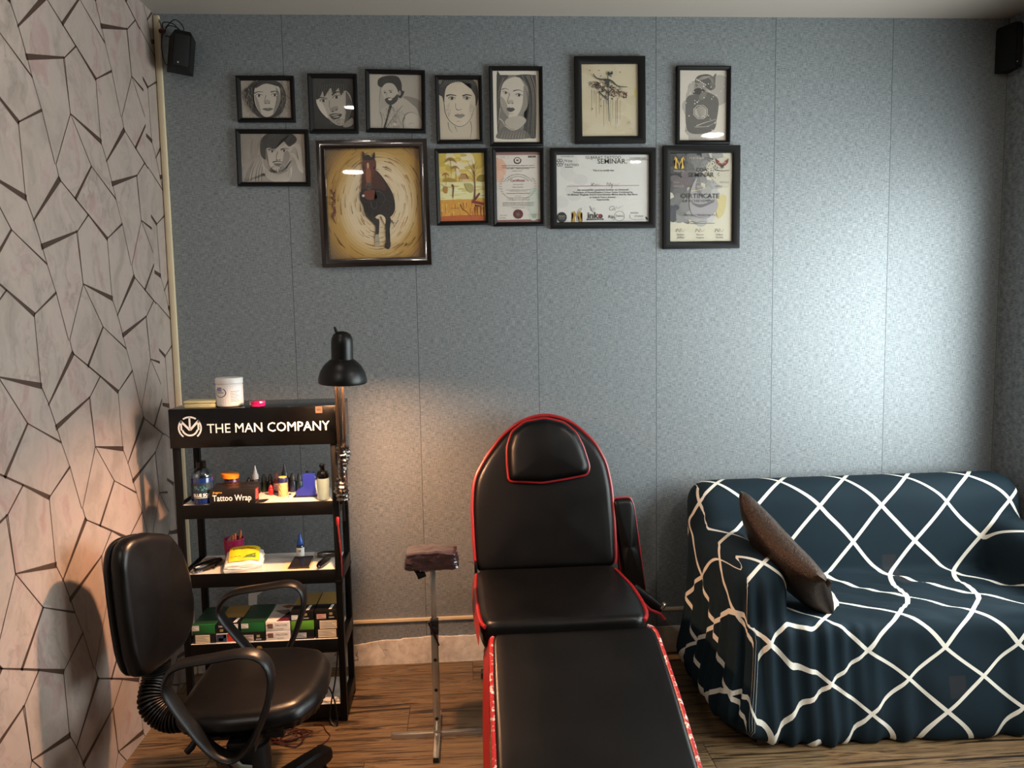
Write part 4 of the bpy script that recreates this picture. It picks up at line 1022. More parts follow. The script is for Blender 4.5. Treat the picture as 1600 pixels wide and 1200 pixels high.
b.use(WSIGN); put_text(b, 'TATTOO WRAP', (-.7830, -.451, Z1+.012), (0, 0, 1), (0, -1, 0), width=.038)
fin(b, 'lettering', t_, smooth=False)

t_ = thing('purple_jar', (-.905, -.35, Z1), 'purple jar with a tilted orange lid behind the black carton', 'jar')
o = (-.905, -.35, Z1)
b = B(mat('purple_plastic', '3c1540', .25, Coat_Weight=.4)); b.lathe([(.024, 0), (.0275, .003), (.0275, .062), (.025, .068), (.025, .072)], o, 28); fin(b, 'body', t_)
b = B(mat('orange_plastic', 'e0821e', .3)); b.lathe([(.020, -.008), (.034, -.007), (.0345, -.003), (.0345, .008), (.030, .011), (.01, .012)], (-.909, -.352, Z1+.083), 32, (.10, 0, 1)); fin(b, 'lid', t_)
b = B(WSIGN); put_text(b, 'Care', (0, 0, 0), (1, 0, 0), (0, 0, 1), width=.024, center=True, bold=.01, curve=cyl_curve(o[0], o[1], Z1+.036, .0278, .25)); fin(b, 'lettering', t_, smooth=False)

# ink bottles: one recipe, each with its own size, colours and place
def ink_bottle(x, y, r, h, body, cap, nozzle, label, lab, lname):
    t_ = thing('ink_bottle', (x, y, Z1), label, 'bottle', 'ink bottles at the back of the first tier'); o = (x, y, Z1)
    hb = h*(.52 if nozzle else .62)
    b = B(body); b.lathe([(r*.85, 0), (r, .003), (r, hb*.85), (r*.8, hb*.97), (r*.5, hb)], o, 18); fin(b, 'body', t_)
    b = B(cap)
    if nozzle: b.lathe([(r*.72, hb), (r*.72, hb+h*.14), (r*.5, hb+h*.2), (r*.22, hb+h*.38), (r*.12, h)], o, 16)
    else: b.lathe([(r*.82, hb), (r*.84, hb+h*.1), (r*.7, hb+h*.2), (r*.5, hb+h*.26), (r*.4, h*.95), (r*.2, h)], o, 16)
    fin(b, 'cap', t_)
    if lab:
        b = B(lab); cyl_patch(b, x, y, r+.0004, Z1+.008, Z1+hb*.72, -100, 100); b.use(greyink)
        for k in range(3): cyl_patch(b, x, y, r+.0007, Z1+.012+k*hb*.17, Z1+.0145+k*hb*.17, -45, 30-k*14, 5)
        fin(b, 'label', t_, smooth=False)
dk_ = mat('black_ink_plastic', '171718', .3); gcap = mat('smoky_grey_cap', '3a3c3c', .35); wcap = mat('white_nozzle', 'dcdad6', .35)
clr = mat_clear('clear_plastic', 'dfe6ea', rough=.05, extra=.10)
IB = [(-.848, -.315, .0125, .066, dk_, dk_, 0, 'small black ink bottle with a white label, just right of the purple jar', WPAP),
      (-.822, -.315, .0165, .112, mat('smoked_bottle', '2b2622', .2), wcap, 1, 'dark ink bottle with a white nozzle cap', None),
      (-.797, -.285, .013, .072, mat('dark_green_ink', '1c2a20', .3), gcap, 0, 'dark green ink bottle between white nozzle bottle and grey one', None),
      (-.772, -.285, .013, .072, mat('charcoal_ink', '222322', .3), gcap, 0, 'charcoal ink bottle right of the dark green one', None),
      (-.757, -.345, .010, .040, mat('scarlet_ink', 'b01f24', .3), mat('scarlet_ink', 'b01f24', .3), 0, 'short scarlet ink bottle by the end of the black carton', None),
      (-.741, -.300, .0155, .084, mat('crimson_ink', '7e2024', .3), mat('rose_clear_cap', '7a5a56', .2), 0, 'crimson ink bottle with pale label left of the tall maroon one', mat('pink_label', 'c9aaa0', .5)),
      (-.712, -.300, .0185, .115, mat('maroon_ink', '3a1a18', .25), mat('dark_nozzle', '2c2826', .35), 1, 'tall maroon ink bottle with a dark pointed nozzle', None),
      (-.682, -.300, .0145, .075, mat('navy_ink_fill', '18223a', .3), gcap, 0, 'navy ink bottle right of the tall maroon one', None),
      (-.655, -.300, .0135, .074, mat('dark_teal_ink', '1c3234', .3), gcap, 0, 'dark teal ink bottle left behind the toothpick jar', None),
      (-.630, -.270, .013, .076, mat('olive_ink', '2a2c22', .3), dk_, 0, 'olive ink bottle directly behind the toothpick jar', None),
      (-.598, -.302, .015, .078, mat('ivory_ink_bottle', 'cfc0a0', .4), mat('green_black_cap', '1a221c', .3), 0, 'ink bottle with cream label and green-black cap', mat('cream_label', 'd8c69c', .5)),
      (-.570, -.300, .0165, .105, clr, mat('clear_nozzle', '9a9c9a', .2), 1, 'empty clear bottle with a pointed nozzle left of the blue holder', None),
      (-.502, -.286, .0125, .092, mat('smoke_grey_bottle', '43484a', .3), gcap, 0, 'grey ink bottle peeking out behind the clear spray bottle', None),
      (-.484, -.295, .0125, .086, mat('rust_red_ink', '8e3a26', .3), mat('rust_red_cap', 'a0362c', .3), 0, 'rust red ink bottle beside the wrapped lamp arm', None)]
for x, y, r, h, bd, cp_, nz, lb_, la in IB: ink_bottle(x, y, r, h, bd, cp_, nz, lb_, la, None)

t_ = thing('toothpick_jar', (-.704, -.372, Z1), 'small round jar of toothpicks with a navy lid, on the first tier', 'jar')
o = (-.704, -.372, Z1)
def m_sticks():
    t = NT('packed_toothpicks'); v = t.coords((1, 1, .35)); sp = t.n('ShaderNodeTexWave', wave_type='BANDS', bands_direction='DIAGONAL')
    sp.inputs['Scale'].default_value = 90; sp.inputs['Distortion'].default_value = 2; t.l(v, sp.inputs['Vector'])
    t.bsdf(t.mix(sp.outputs['Fac'], hexc('b98f4c'), hexc('e6cf9c')), .4); return t.m
b = B(m_sticks()); b.lathe([(.016, 0), (.0175, .002), (.0175, .054)], o, 24); fin(b, 'body', t_)
b = B(mat('navy_lid', '1c2452', .35)); b.lathe([(.018, .0545), (.0185, .056), (.0185, .072), (.017, .074)], o, 24); fin(b, 'lid', t_)
b = B(mat('yellow_lid_insert', 'd8b04a', .45)); b.lathe([(.016, .0742), (.014, .077)], o, 24); fin(b, 'lid_top', t_)

t_ = thing('plastic_holder', (-.606, -.39, Z1), 'blue L-shaped plastic holder on a thin black pad, first tier', 'holder')
bl = mat('cobalt_plastic', '1f2c8c', .35)
b = B(bl); b.prism([(-.050, 0), (.022, 0), (.022, .010), (.018, .030), (.018, .084), (-.024, .084), (-.024, .038), (-.038, .030), (-.050, .020)], (-.598, -.372, Z1+.004), (1, 0, 0), (0, 0, 1), .030); fin(b, 'body', t_)
b = B(dk_); b.box((-.660, -.408, Z1), (-.562, -.365, Z1+.0038), .001); fin(b, 'pad', t_)
t_ = thing('small_white_cap', (-.672, -.400, Z1), 'tiny white cap lying left of the blue holder', 'cap')
b = B(wcap); b.lathe([(.006, 0), (.006, .008), (.003, .010)], (-.672, -.400, Z1), 12); fin(b, 'shell', t_)
b = B(dk_); b.lathe([(.0062, .0082), (.0035, .012)], (-.672, -.400, Z1+.003), 12) ; fin(b, 'stopper', t_)

t_ = thing('spray_bottle', (-.535, -.462, Z1), 'clear spray bottle of pale liquid with black pump, right end of the first tier', 'bottle')
o = (-.535, -.455, Z1); 
b = B(mat('pale_green_liquid', 'a8c2be', .12, Coat_Weight=.7, Transmission_Weight=.55)); b.lathe([(.019, 0), (.0225, .003), (.023, .012), (.023, .078), (.022, .084)], o, 28); fin(b, 'liquid', t_)
b = B(BLK); b.lathe([(.022, .0842), (.0235, .088), (.0232, .098), (.018, .110), (.009, .114)], o, 28); fin(b, 'collar', t_)
b = B(BLK); b.lathe([(.009, .1142), (.009, .136), (.0075, .138)], o, 16); b.box((o[0]-.010, o[1]-.016, Z1+.126), (o[0]+.010, o[1]+.008, Z1+.138), .003); fin(b, 'pump', t_)

# ---- second tier
Z2 = .603
t_ = thing('machine_grip', (-.985, -.43, Z2), 'black machine grip in a clear pouch at the left end of the second tier', 'grip')
b = B(BLK); b.tube([(-1.026, -.462, Z2+.017), (-1.000, -.44, Z2+.019), (-.972, -.39, Z2+.019), (-.960, -.36, Z2+.016)], [.014, .0165, .015, .011], 14); b.tube([(-.972, -.38, Z2+.02), (-.955, -.40, Z2+.024), (-.960, -.43, Z2+.012)], .004, 8); fin(b, 'grip', t_)
b = B(mat_clear('clear_pouch', 'e8e4de', rough=.12, bump=.6, bscale=50, extra=.05)); R = []
for k in range(8):
    s_ = k/7; p = Vector((-1.034+.085*s_, -.468+.12*s_, Z2)); w = .024*math.sin(PI*(.15+.7*s_)); hh = .040*math.sin(PI*(.12+.76*s_))
    R.append([p+Vector((math.cos(g)*w*.7, -math.cos(g)*w*.7, .0006+max(0, math.sin(g))*hh)) for g in [2*PI*q/14 for q in range(14)]])
b.rings(R); fin(b, 'pouch', t_)

t_ = thing('pink_mesh_cup', (-.918, -.315, Z2), 'magenta mesh cup standing at the back of the second tier', 'cup')
o = (-.918, -.315, Z2)
def m_mesh():
    t = NT('magenta_mesh'); v = t.coords()
    ck = t.n('ShaderNodeTexVoronoi'); ck.inputs['Scale'].default_value = 420; t.l(v, ck.inputs['Vector'])
    pr = t.n('ShaderNodeBsdfPrincipled'); pr.inputs['Base Color'].default_value = (*hexc('a3184e'), 1); pr.inputs['Roughness'].default_value = .35
    tr = t.n('ShaderNodeBsdfTransparent'); mx = t.n('ShaderNodeMixShader'); t.l(t.math('LESS_THAN', ck.outputs['Distance'], .30), mx.inputs[0])
    t.l(pr.outputs[0], mx.inputs[1]); t.l(tr.outputs[0], mx.inputs[2]); t.l(mx.outputs[0], t.out.inputs[0]); return t.m
b = B(m_mesh()); b.lathe([(.0345, .002), (.0385, .086)], o, 32, cap=False); fin(b, 'mesh_wall', t_)
mg = mat('magenta_wire', 'b01a58', .3)
b = B(mg); b.tube([(o[0]+.0385*math.cos(2*PI*k/28), o[1]+.0385*math.sin(2*PI*k/28), Z2+.087) for k in range(28)], .0022, 8, True); fin(b, 'rim', t_)
b = B(mg); b.lathe([(.034, 0), (.036, .003), (.034, .004)], o, 28); fin(b, 'base', t_)
orm = mat('orange_tip', 'c8683c', .4)
for k, (x, y, dx, dy, lb_) in enumerate(((-.905, -.305, .012, .0, 'orange-tipped stick on the right in the pink cup'), (-.913, -.322, .004, -.004, 'orange-tipped stick in the middle of the pink cup'), (-.926, -.312, .002, .004, 'shortest orange-tipped stick in the pink cup'))):
    t_ = thing('orange_stick', (x, y, Z2+.004), lb_, 'stick', 'orange sticks in the pink cup'); hh = (.118, .112, .098)[k]
    b = B(mat('pale_stick', 'b58a6a', .5)); b.tube([(x, y, Z2+.0045), (x+dx*.7, y+dy*.7, Z2+hh*.7)], .0045, 10); fin(b, 'shaft', t_)
    b = B(orm); b.tube([(x+dx*.7, y+dy*.7, Z2+hh*.7+.0002), (x+dx*.97, y+dy, Z2+hh*.96), (x+dx, y+dy, Z2+hh)], [.0052, .0056, .003], 10); fin(b, 'tip', t_)
t_ = thing('plastic_packet', (-.935, -.306, Z2+.004), 'whitish plastic packet sticking out of the pink cup', 'packet')
pf = mat('frosted_film', 'b9a9a4', .3)
b = B(pf); b.prism([(-.010, 0), (.012, 0), (.018, .070), (.026, .105), (.004, .090), (-.012, .076)], (-.934, -.302, Z2+.0045), (1, 0, 0), (-.02, .05, 1), .002); fin(b, 'film', t_)

t_ = thing('napkin_pack', (-.850, -.43, Z2), 'yellow and white pack of paper napkins lying on the second tier', 'napkins')
NP = Matrix.Translation((-.852, -.418, Z2+.0005)) @ Matrix.Rotation(math.radians(10), 4, 'Z')
def pillowbox(sx, sy, sz, M, m, name, root, seed=0, crumple=.004):
    b = B(m); bm = b.bm; bmesh.ops.create_cube(bm, size=1); bmesh.ops.subdivide_edges(bm, edges=list(bm.edges), cuts=9, use_grid_fill=True)
    for v in bm.verts:
        x, y, z = v.co*2; k = (1-abs(x)**4)*(1-abs(y)**4); zz = (z*.5+.5)
        X, Y = x*sx/2*(1-.06*abs(z)**3), y*sy/2*(1-.06*abs(z)**3)
        nz = noise.noise((X*28+seed, Y*28, z*3))*crumple
        v.co = M @ Vector((X+nz, Y-nz, max(0, (zz*sz*(.62+.38*k)+nz*zz*1.4)*(.78+.72*(Y/sy+.5)))))
    return b, lambda: fin(b, name, root)
nap = mat('white_film_pack', 'ddd6c8', .35, bump=.25, bscale=60)
b, d = pillowbox(.140, .105, .056, NP, nap, 'pack', t_); d()
b = B(mat('yellow_pack_print', 'd9b524', .35))
def NT_(u, v):   # top of pack
    x, y = u*2/.140, v*2/.105; k = (1-min(1, abs(x))**4)*(1-min(1, abs(y))**4)
    return NP @ Vector((u*.97, v*.97, .056*(.62+.38*k)*(.78+.72*(v/.105+.5))+.0055+.002*noise.noise((u*28, v*28, 3))))
def patch(b, u0, u1, v0, v1, n=10, sk=0.):
    for i in range(n):
        for j in range(n):
            q = [(i, j), (i+1, j), (i+1, j+1), (i, j+1)]
            b.quad([NT_(u0+(u1-u0)*a/n+sk*(v0+(v1-v0)*c/n), v0+(v1-v0)*c/n) for a, c in q])
patch(b, -.054, .060, -.046, .051)
b.use(mat('green_pack_print', '4c6a2a', .4))
for i in range(8): b.quad([NT_(-.004+.05*i/8, -.0375)+Vector((0, 0, .0006)), NT_(-.004+.05*(i+1)/8, -.0375)+Vector((0, 0, .0006)), NT_(-.004+.05*(i+1)/8, -.0375+.022*(i+1)/8)+Vector((0, 0, .0006)), NT_(-.004+.05*i/8, -.0375+.022*i/8)+Vector((0, 0, .0006))])
b.use(mat('dark_pack_ink', '38300f', .5))
put_text(b, 'Soft Paper Napkin', (0, 0, 0), (1, 0, 0), (0, 1, 0), width=.086, height=.0085, bold=.02, center=True, curve=lambda u, v: NT_(u+.002, v+.006)+Vector((0, 0, .0009)))
for k in range(7): 
    if k != 3: patch(b, -.048+k*.0145, -.038+k*.0145, -.030, -.0275, 2) 
for k in range(5): patch(b, -.046+k*.014, -.040+k*.014, .040, .045, 2)
for v in b.bm.verts: pass
o = fin(b, 'pack_print', t_, smooth=False); o['label'] = 'yellow printed front of the napkin pack'
b = B(mat_clear('clear_pouch', 'e8e4de', rough=.12, bump=.6, bscale=50, extra=.05))
for k in range(6):
    y0, y1 = -.055+.02*k, -.055+.02*(k+1)
    b.quad([NP @ Vector((-.070, y0, .03+.004*(k % 2))), NP @ Vector((-.070, y1, .03+.004*((k+1) % 2))), NP @ Vector((-.084, y1, .004+.003*((k+1) % 2))), NP @ Vector((-.084, y0, .004+.003*(k % 2)))])
fin(b, 'loose_film', t_)

t_ = thing('dropper_bottle', (-.660, -.318, Z2), 'small white-labelled bottle with a blue pointed cap on the second tier', 'bottle')
o = (-.660, -.318, Z2)
b = B(mat('dark_blue_bottle', '141a30', .2, Coat_Weight=.4)); b.lathe([(.0135, 0), (.015, .002), (.015, .046), (.012, .054), (.010, .056)], o, 22); fin(b, 'body', t_)
b = B(mat('blue_cap', '1d4a9c', .35)); b.lathe([(.0125, .0562), (.0125, .066), (.0105, .072), (.006, .084), (.0045, .098), (.002, .100)], o, 20); fin(b, 'cap', t_)
b = B(WPAP); cyl_patch(b, o[0], o[1], .0154, Z2+.003, Z2+.044, -95, 95); b.use(dk_); put_text(b, 'UX', (0, 0, 0), (1, 0, 0), (0, 0, 1), width=.013, height=.008, center=True, bold=.03, curve=cyl_curve(o[0], o[1], Z2+.028, .0157)); b.use(greyink); cyl_patch(b, o[0], o[1], .0157, Z2+.015, Z2+.0165, -40, 10, 4); cyl_patch(b, o[0], o[1], .0157, Z2+.010, Z2+.0112, -40, -5, 4); fin(b, 'label', t_, smooth=False)
t_ = thing('paper_sheet', (-.66, -.42, Z2), 'cream paper sheet under the black packet on the second tier', 'paper')
b = B(mat('cream_paper', 'dfc79a', .6)); b.box((-.705, -.470, Z2), (-.595, -.370, Z2+.0008)); tagp = fin(b, 'sheet', t_)
t_ = thing('foil_packet', (-.636, -.41, Z2), 'flat black wrapped packet lying on cream paper', 'packet')
b = B(mat('black_foil', '1c1815', .2, var=.3, bump=.7, bscale=70, Coat_Weight=.5)); b.prism([(-.042, -.046), (.036, -.046), (.036, .046), (-.036, .048)], (-.636, -.410, Z2+.001), (1, 0, .02), (0, 1, .14), .014); fin(b, 'wrapped_block', t_)
b = B(mat_clear('clear_pouch', 'e8e4de', rough=.12)); b.box((-.682, -.460, Z2+.001), (-.598, -.454, Z2+.006)); fin(b, 'film_edge', t_)
t_ = thing('tattoo_machine', (-.545, -.44, Z2), 'black pen-shaped machine pointing forward at the right of the second tier', 'machine')
b = B(BLK); b.tube([(-.562, -.470, Z2+.013), (-.558, -.455, Z2+.014), (-.543, -.40, Z2+.016), (-.537, -.375, Z2+.016)], [.009, .0125, .0125, .008], 16); fin(b, 'body', t_)
b = B(mat('chrome', 'b8b4ae', .12, 1.)); b.tube([(-.5615, -.4695, Z2+.013), (-.564, -.477, Z2+.0125)], [.006, .004], 12); fin(b, 'tip', t_)
t_ = thing('wrapped_grip', (-.545, -.34, Z2), 'black grip in clear film lying behind the pen-shaped machine', 'grip')
b = B(mat('black_foil', '1c1815', .2)); b.tube([(-.590, -.335, Z2+.013), (-.56, -.335, Z2+.015), (-.52, -.33, Z2+.015)], [.010, .0135, .012], 14); fin(b, 'grip', t_)
b = B(mat_clear('clear_pouch', 'e8e4de', rough=.12)); b.tube([(-.600, -.335, Z2+.0155), (-.56, -.335, Z2+.0165), (-.512, -.33, Z2+.0165)], [.012, .0155, .0145], 14); fin(b, 'film', t_)
t_ = thing('crumpled_tissue', (-.513, -.300, Z2), 'small crumpled white tissue at the right end of the second tier', 'tissue')
b = B(WPAP); bm = b.bm; bmesh.ops.create_icosphere(bm, subdivisions=3, radius=.016)
for v in bm.verts:
    d = 1+.5*noise.noise(v.co*90); v.co = Vector((-.513, -.300, Z2))+Vector((v.co.x*d*.8, v.co.y*d, max(0, v.co.z*d+.016)))
fin(b, 'tissue', t_)

# ---- third tier: stacked cartons
Z3 = .330
gold = mat('gold_card', '9a7838', .4, .25); grn = mat('green_card', '1f5a2c', .35); dgr = mat('dark_green_card', '17351f', .4); lgr = mat('lime_card', '55862a', .3); wcd = mat('white_card', 'dcd2c6', .4); blc = mat('black_card', '12100f', .35)
crm = mat('cream_sticker', 'd8c49c', .5); redm = mat('red_card', 'b03224', .4); rose = mat('plum_print', '5a1f30', .4); hgt = .0365
def carton(x0, x1, lvl, m, label, front=(), topparts=(), yf=-.468, yb=-.285, h=hgt):
    z = Z3+lvl*hgt+.0004*lvl
    t_ = thing('carton', ((x0+x1)/2, (yf+yb)/2, z), label, 'box', 'stacked cartons on the third tier')
    b = B(m); b.box((x0, yf, z), (x1, yb, z+h), .0012)
    fin(b, 'carton_body', t_)
    for k, (u0, u1, v0, v1, mm, txt) in enumerate(front):
        b = B(mm); w = x1-x0; b.box((x0+w*u0, yf-.0006, z+h*v0), (x0+w*u1, yf, z+h*v1))
        if txt:
            b.use(txt[1]); 
            if txt[0] == 'lines':
                for q in range(4): b.quad([(x0+w*(u0+.02), yf-.0009, z+h*(v0+(v1-v0)*(.16+.2*q))), (x0+w*(u1-.03-.09*((q*7) % 3)), yf-.0009, z+h*(v0+(v1-v0)*(.16+.2*q))), (x0+w*(u1-.03-.09*((q*7) % 3)), yf-.0009, z+h*(v0+(v1-v0)*(.24+.2*q))), (x0+w*(u0+.02), yf-.0009, z+h*(v0+(v1-v0)*(.24+.2*q)))])
            else: put_text(b, txt[0], (x0+w*(u0+txt[2]), yf-.0009, z+h*(v0+txt[3])), (1, 0, 0), (0, 0, 1), width=w*txt[4])
        fin(b, 'printed_label', t_, smooth=False)
    for (poly, mm) in topparts:
        b = B(mm); b.prism([(x0+(x1-x0)*u, yf+(yb-yf)*v) for u, v in poly], (0, 0, z+h), (1, 0, 0), (0, 1, 0), .0006); fin(b, 'top_print', t_)
    return t_
def gem(u, v, m): return (u-.07, u+.07, v-.02, v+.24, m, None)
def nlogo(u): return ([(u, .06), (u+.05, .06), (u+.11, .30), (u+.06, .30)], WPAP), ([(u+.08, .06), (u+.13, .06), (u+.17, .30), (u+.12, .30)], WPAP)
gm = mat('dull_gold_print', '8a7a48', .45)
E = [(-1.044, -.960), (-.957, -.868), (-.864, -.775), (-.771, -.680), (-.676, -.590), (-.586, -.502)]
G_TOP = [([(0, .34), (1, .34), (1, 1), (0, 1)], gold)]
carton(*E[0], 0, blc, 'black carton with a big cream sticker, bottom left of the third tier', [(.12, .76, .06, .92, crm, ('lines', greyink))])
carton(*E[0], 1, grn, 'green carton with a white corner sticker on the leftmost stack', [(.0, .30, .38, .92, WPAP, ('lines', greyink))], [([(.02, .05), (.98, .05), (.98, .98), (.02, .98)], dgr)])
carton(*E[1], 0, wcd, 'white, navy and red printed carton in the second stack from left', [(.02, .44, .08, .9, navy, None), (.1, .3, .2, .5, WPAP, None), (.30, .5, .5, .9, WPAP, None), (.46, .78, .1, .96, redm, None), (.82, .98, .5, .95, crm, None)])
carton(*E[1], 1, blc, 'black carton with gold top on the second stack from left', [(.12, .36, .64, .82, greyink, None), gem(.24, .2, gm), (.60, .93, .42, .95, WPAP, ('lines', greyink))], G_TOP+list(nlogo(.70)))
carton(*E[2], 0, blc, 'black carton with barcode sticker under the dark green carton', [(.06, .52, .08, .72, mat('barcode_sticker', 'c3a99c', .5), ('lines', dk_)), gem(.72, .45, gm), (.62, .84, .16, .3, greyink, None)])
carton(*E[2], 1, grn, 'dark green carton with a white sticker, third stack from left', [(.03, .32, .42, .88, WPAP, ('lines', greyink))], [([(.0, .0), (1, .0), (1, 1), (.0, 1)], dgr)], h=.0385)
falc = mat('brown_bird_print', '6d4a3e', .5)
for lv, lb_ in ((0, 'lower white carton lettered FALCON in the middle stack'), (1, 'upper white carton lettered FALCON with a bird print on its top')):
    carton(*E[3], lv, wcd, lb_, [(.08, .30, .30, .80, falc, None), (.02, .14, .58, .66, falc, None), (.40, .98, .1, .95, wcd, ('FALCON', dk_, .02, .42, .46)), (.44, .74, .2, .26, greyink, None)],
           [([(.42, 0.02), (1, .02), (1, .62), (.75, .5)], rose), ([(.12, .62), (.7, .66), (.84, .5), (.8, .36), (.5, .42)], mat('grey_print', '7a6a5c', .5)), ([(.3, .86), (.55, .95), (.95, .9), (.6, .74)], mat('amber_print', '8a5a26', .5))] if lv else ())
carton(*E[4], 0, blc, 'black carton with small silver sticker, fifth stack bottom', [(.2, .66, .18, .70, mat('silver_sticker', 'b8b6b0', .4), ('lines', dk_))])
carton(*E[4], 1, lgr, 'shiny lime green carton in the fifth stack', [])
carton(*E[4], 2, blc, 'black gold-topped carton on the lime green one', [(.04, .32, .1, .6, WPAP, ('lines', greyink)), gem(.66, .52, gm), (.56, .80, .18, .3, greyink, None)], G_TOP+list(nlogo(.66)), yb=-.27)
carton(*E[5], 0, blc, 'black carton with a cream sticker, bottom of the rightmost stack', [(.14, .95, .12, .96, crm, ('lines', greyink))])
carton(*E[5], 1, blc, 'black carton with wide cream sticker, middle of the rightmost stack', [(.22, .99, .04, .92, crm, ('lines', greyink))])
carton(*E[5], 2, blc, 'black gold-topped carton with pink sticker, top of the rightmost stack', [(.1, .52, .12, .62, mat('pink_sticker', 'c9aa98', .5), ('lines', redm)), gem(.74, .52, gm), (.64, .88, .18, .3, greyink, None)], G_TOP+list(nlogo(.62)), yb=-.27)
t_ = thing('torn_tissue', (-.850, -.272, Z3), 'torn white paper sticking up behind the dark green carton', 'paper')
b = B(WPAP); b.prism([(-.026, 0), (.004, 0), (.006, .11), (.034, .128), (.010, .126), (-.004, .152), (-.022, .142), (-.028, .11)], (-.862, -.268, Z3), (1, 0, 0), (.05, -.03, 1), .0012); fin(b, 'sheet', t_)

# ---- bottom tier: a white sheet of board
t_ = thing('foam_sheet', (-.60, -.36, .07), 'white board lying on the bottom tier of the stand', 'board')
b = B(mat('white_foam', 'cfcac2', .6)); b.box((-.98, -.462, .070), (-.505, -.262, .076), .001); fin(b, 'board', t_)
# ================================================================== loudspeakers
spk = mat('black_speaker_shell', '060606', .5, var=.2, Specular_IOR_Level=.3)
def speaker(P, yaw, roll, label, w=.100, h=.150, d=.085):
    t_ = thing('loudspeaker', P, label, 'speaker')
    M = Matrix.Translation(P) @ Matrix.Rotation(yaw, 4, 'Z') @ Matrix.Rotation(roll, 4, 'Y')
    b = B(spk); pol = [(-w/2, 0), (-w/2+.022, -d), (w/2-.012, -d), (w/2, 0)]
    b.rings([[M @ Vector((x, y, -h/2)) for x, y in pol], [M @ Vector((x, y, h/2-.012)) for x, y in pol], [M @ Vector((x*.86, y*.86-.004, h/2)) for x, y in pol]]); fin(b, 'cabinet', t_)
    b = B(mat('speaker_grille_cloth', '060606', .8)); b.box((-w/2+.026, -d-.0035, -h/2+.010), (w/2-.016, -d-.0004, h/2-.018), .0012, M=M); fin(b, 'grille', t_)
    b = B(mat('silver_badge', 'b9b9b9', .3, .7)); b.lathe([(.0035, 0), (.003, .001)], M @ Vector((-.004, -d-.0037, -h/2+.022)), 12, (M.to_3x3() @ Vector((0, -1, 0)))); fin(b, 'badge', t_)
    b = B(spk); b.tube([M @ Vector((0, -.01, h/2-.03)), M @ Vector((0, .012, h/2-.02)), (P[0], -.002, P[2]+h/2-.01)], .008, 8); fin(b, 'bracket', t_)
    return t_, M
t_, M = speaker((-1.108, -.036, 2.624), math.radians(16), math.radians(7), 'small black loudspeaker high in the left corner of the blue wall')
b = B(BLKM)
for pts in ([(-1.185, -.006, 2.735), (-1.175, -.03, 2.755), (-1.13, -.04, 2.745), (-1.10, -.04, 2.70)], [(-1.180, -.02, 2.71), (-1.150, -.05, 2.735), (-1.11, -.05, 2.725), (-1.085, -.05, 2.695)],
            [(-1.183, -.02, 2.72), (-1.19, -.02, 2.66), (-1.178, -.03, 2.60), (-1.155, -.04, 2.58)], [(-1.17, -.02, 2.74), (-1.12, -.05, 2.76), (-1.085, -.06, 2.72), (-1.12, -.06, 2.69), (-1.165, -.04, 2.70)]):
    b.tube(spline(pts, 8), .0018, 6)
fin(b, 'cable', t_)
b = B(mat('dark_red_plug', '4a1014', .4)); b.tube([(-1.192, -.022, 2.725), (-1.172, -.03, 2.722)], .009, 10); b.tube([(-1.198, -.014, 2.775), (-1.180, -.024, 2.73)], .002, 6)
tag(fin(b, 'wall_plug', loc=(-1.18, -.02, 2.72)), 'dark red connector at the top of the corner trim', 'plug')
speaker((2.396, -.004, 2.66), 0, 0, 'dark loudspeaker high in the right corner, cut by the frame', w=.062, h=.19, d=.10)

# ================================================================== tattoo chair
LEA = NT('black_leatherette')
v_ = LEA.coords(); nn = LEA.noise(v_, 260, 3); n2 = LEA.noise(v_, 7, 3)
LEA.bsdf(LEA.mix(n2, hexc('040404'), hexc('0a0909')), LEA.math('ADD', .27, LEA.math('MULTIPLY', n2, .16)), 0, LEA.bump(LEA.math('ADD', LEA.math('MULTIPLY', nn, .3), n2), .14, .004), Specular_IOR_Level=.24); LEA = LEA.m
REDP = mat('red_piping_vinyl', '8f1a1e', .35, var=.2)
t = NT('worn_red_piping'); w_ = t.ramp(t.noise(t.coords((1, 1, 1)), 60, 4, .7), [(.55, 0.), (.60, 1.)])
t.bsdf(t.mix(w_, hexc('a3191d'), hexc('d8c8c0')), .4); REDW = t.m
REDV = mat('red_vinyl_side', '96191d', .4, var=.15, scale=14)
tc = thing('tattoo_chair', (.345, -.55, 0), 'black reclining tattoo chair with red piping, in the middle of the room', 'chair')
def resample(pts, n, closed=True):
    P = [Vector((p[0], p[1], 0)) for p in pts]
    if closed: P.append(P[0])
    L = [0]
    for a, c in zip(P, P[1:]): L.append(L[-1]+(c-a).length)
    out = []; j = 0
    for k in range(n):
        s_ = L[-1]*k/n
        while L[j+1] < s_: j += 1
        f = (s_-L[j])/max(L[j+1]-L[j], 1e-9); q = P[j].lerp(P[j+1], f); out.append((q.x, q.y))
    return out
def smooth_outline(pts, n=96, it=1):
    p = resample(pts, n)
    for _ in range(it): p = [((p[i-1][0]+2*p[i][0]+p[(i+1) % n][0])/4, (p[i-1][1]+2*p[i][1]+p[(i+1) % n][1])/4) for i in range(n)]
    if sum(p[i-1][0]*p[i][1]-p[i][0]*p[i-1][1] for i in range(n)) < 0: p.reverse()
    return p
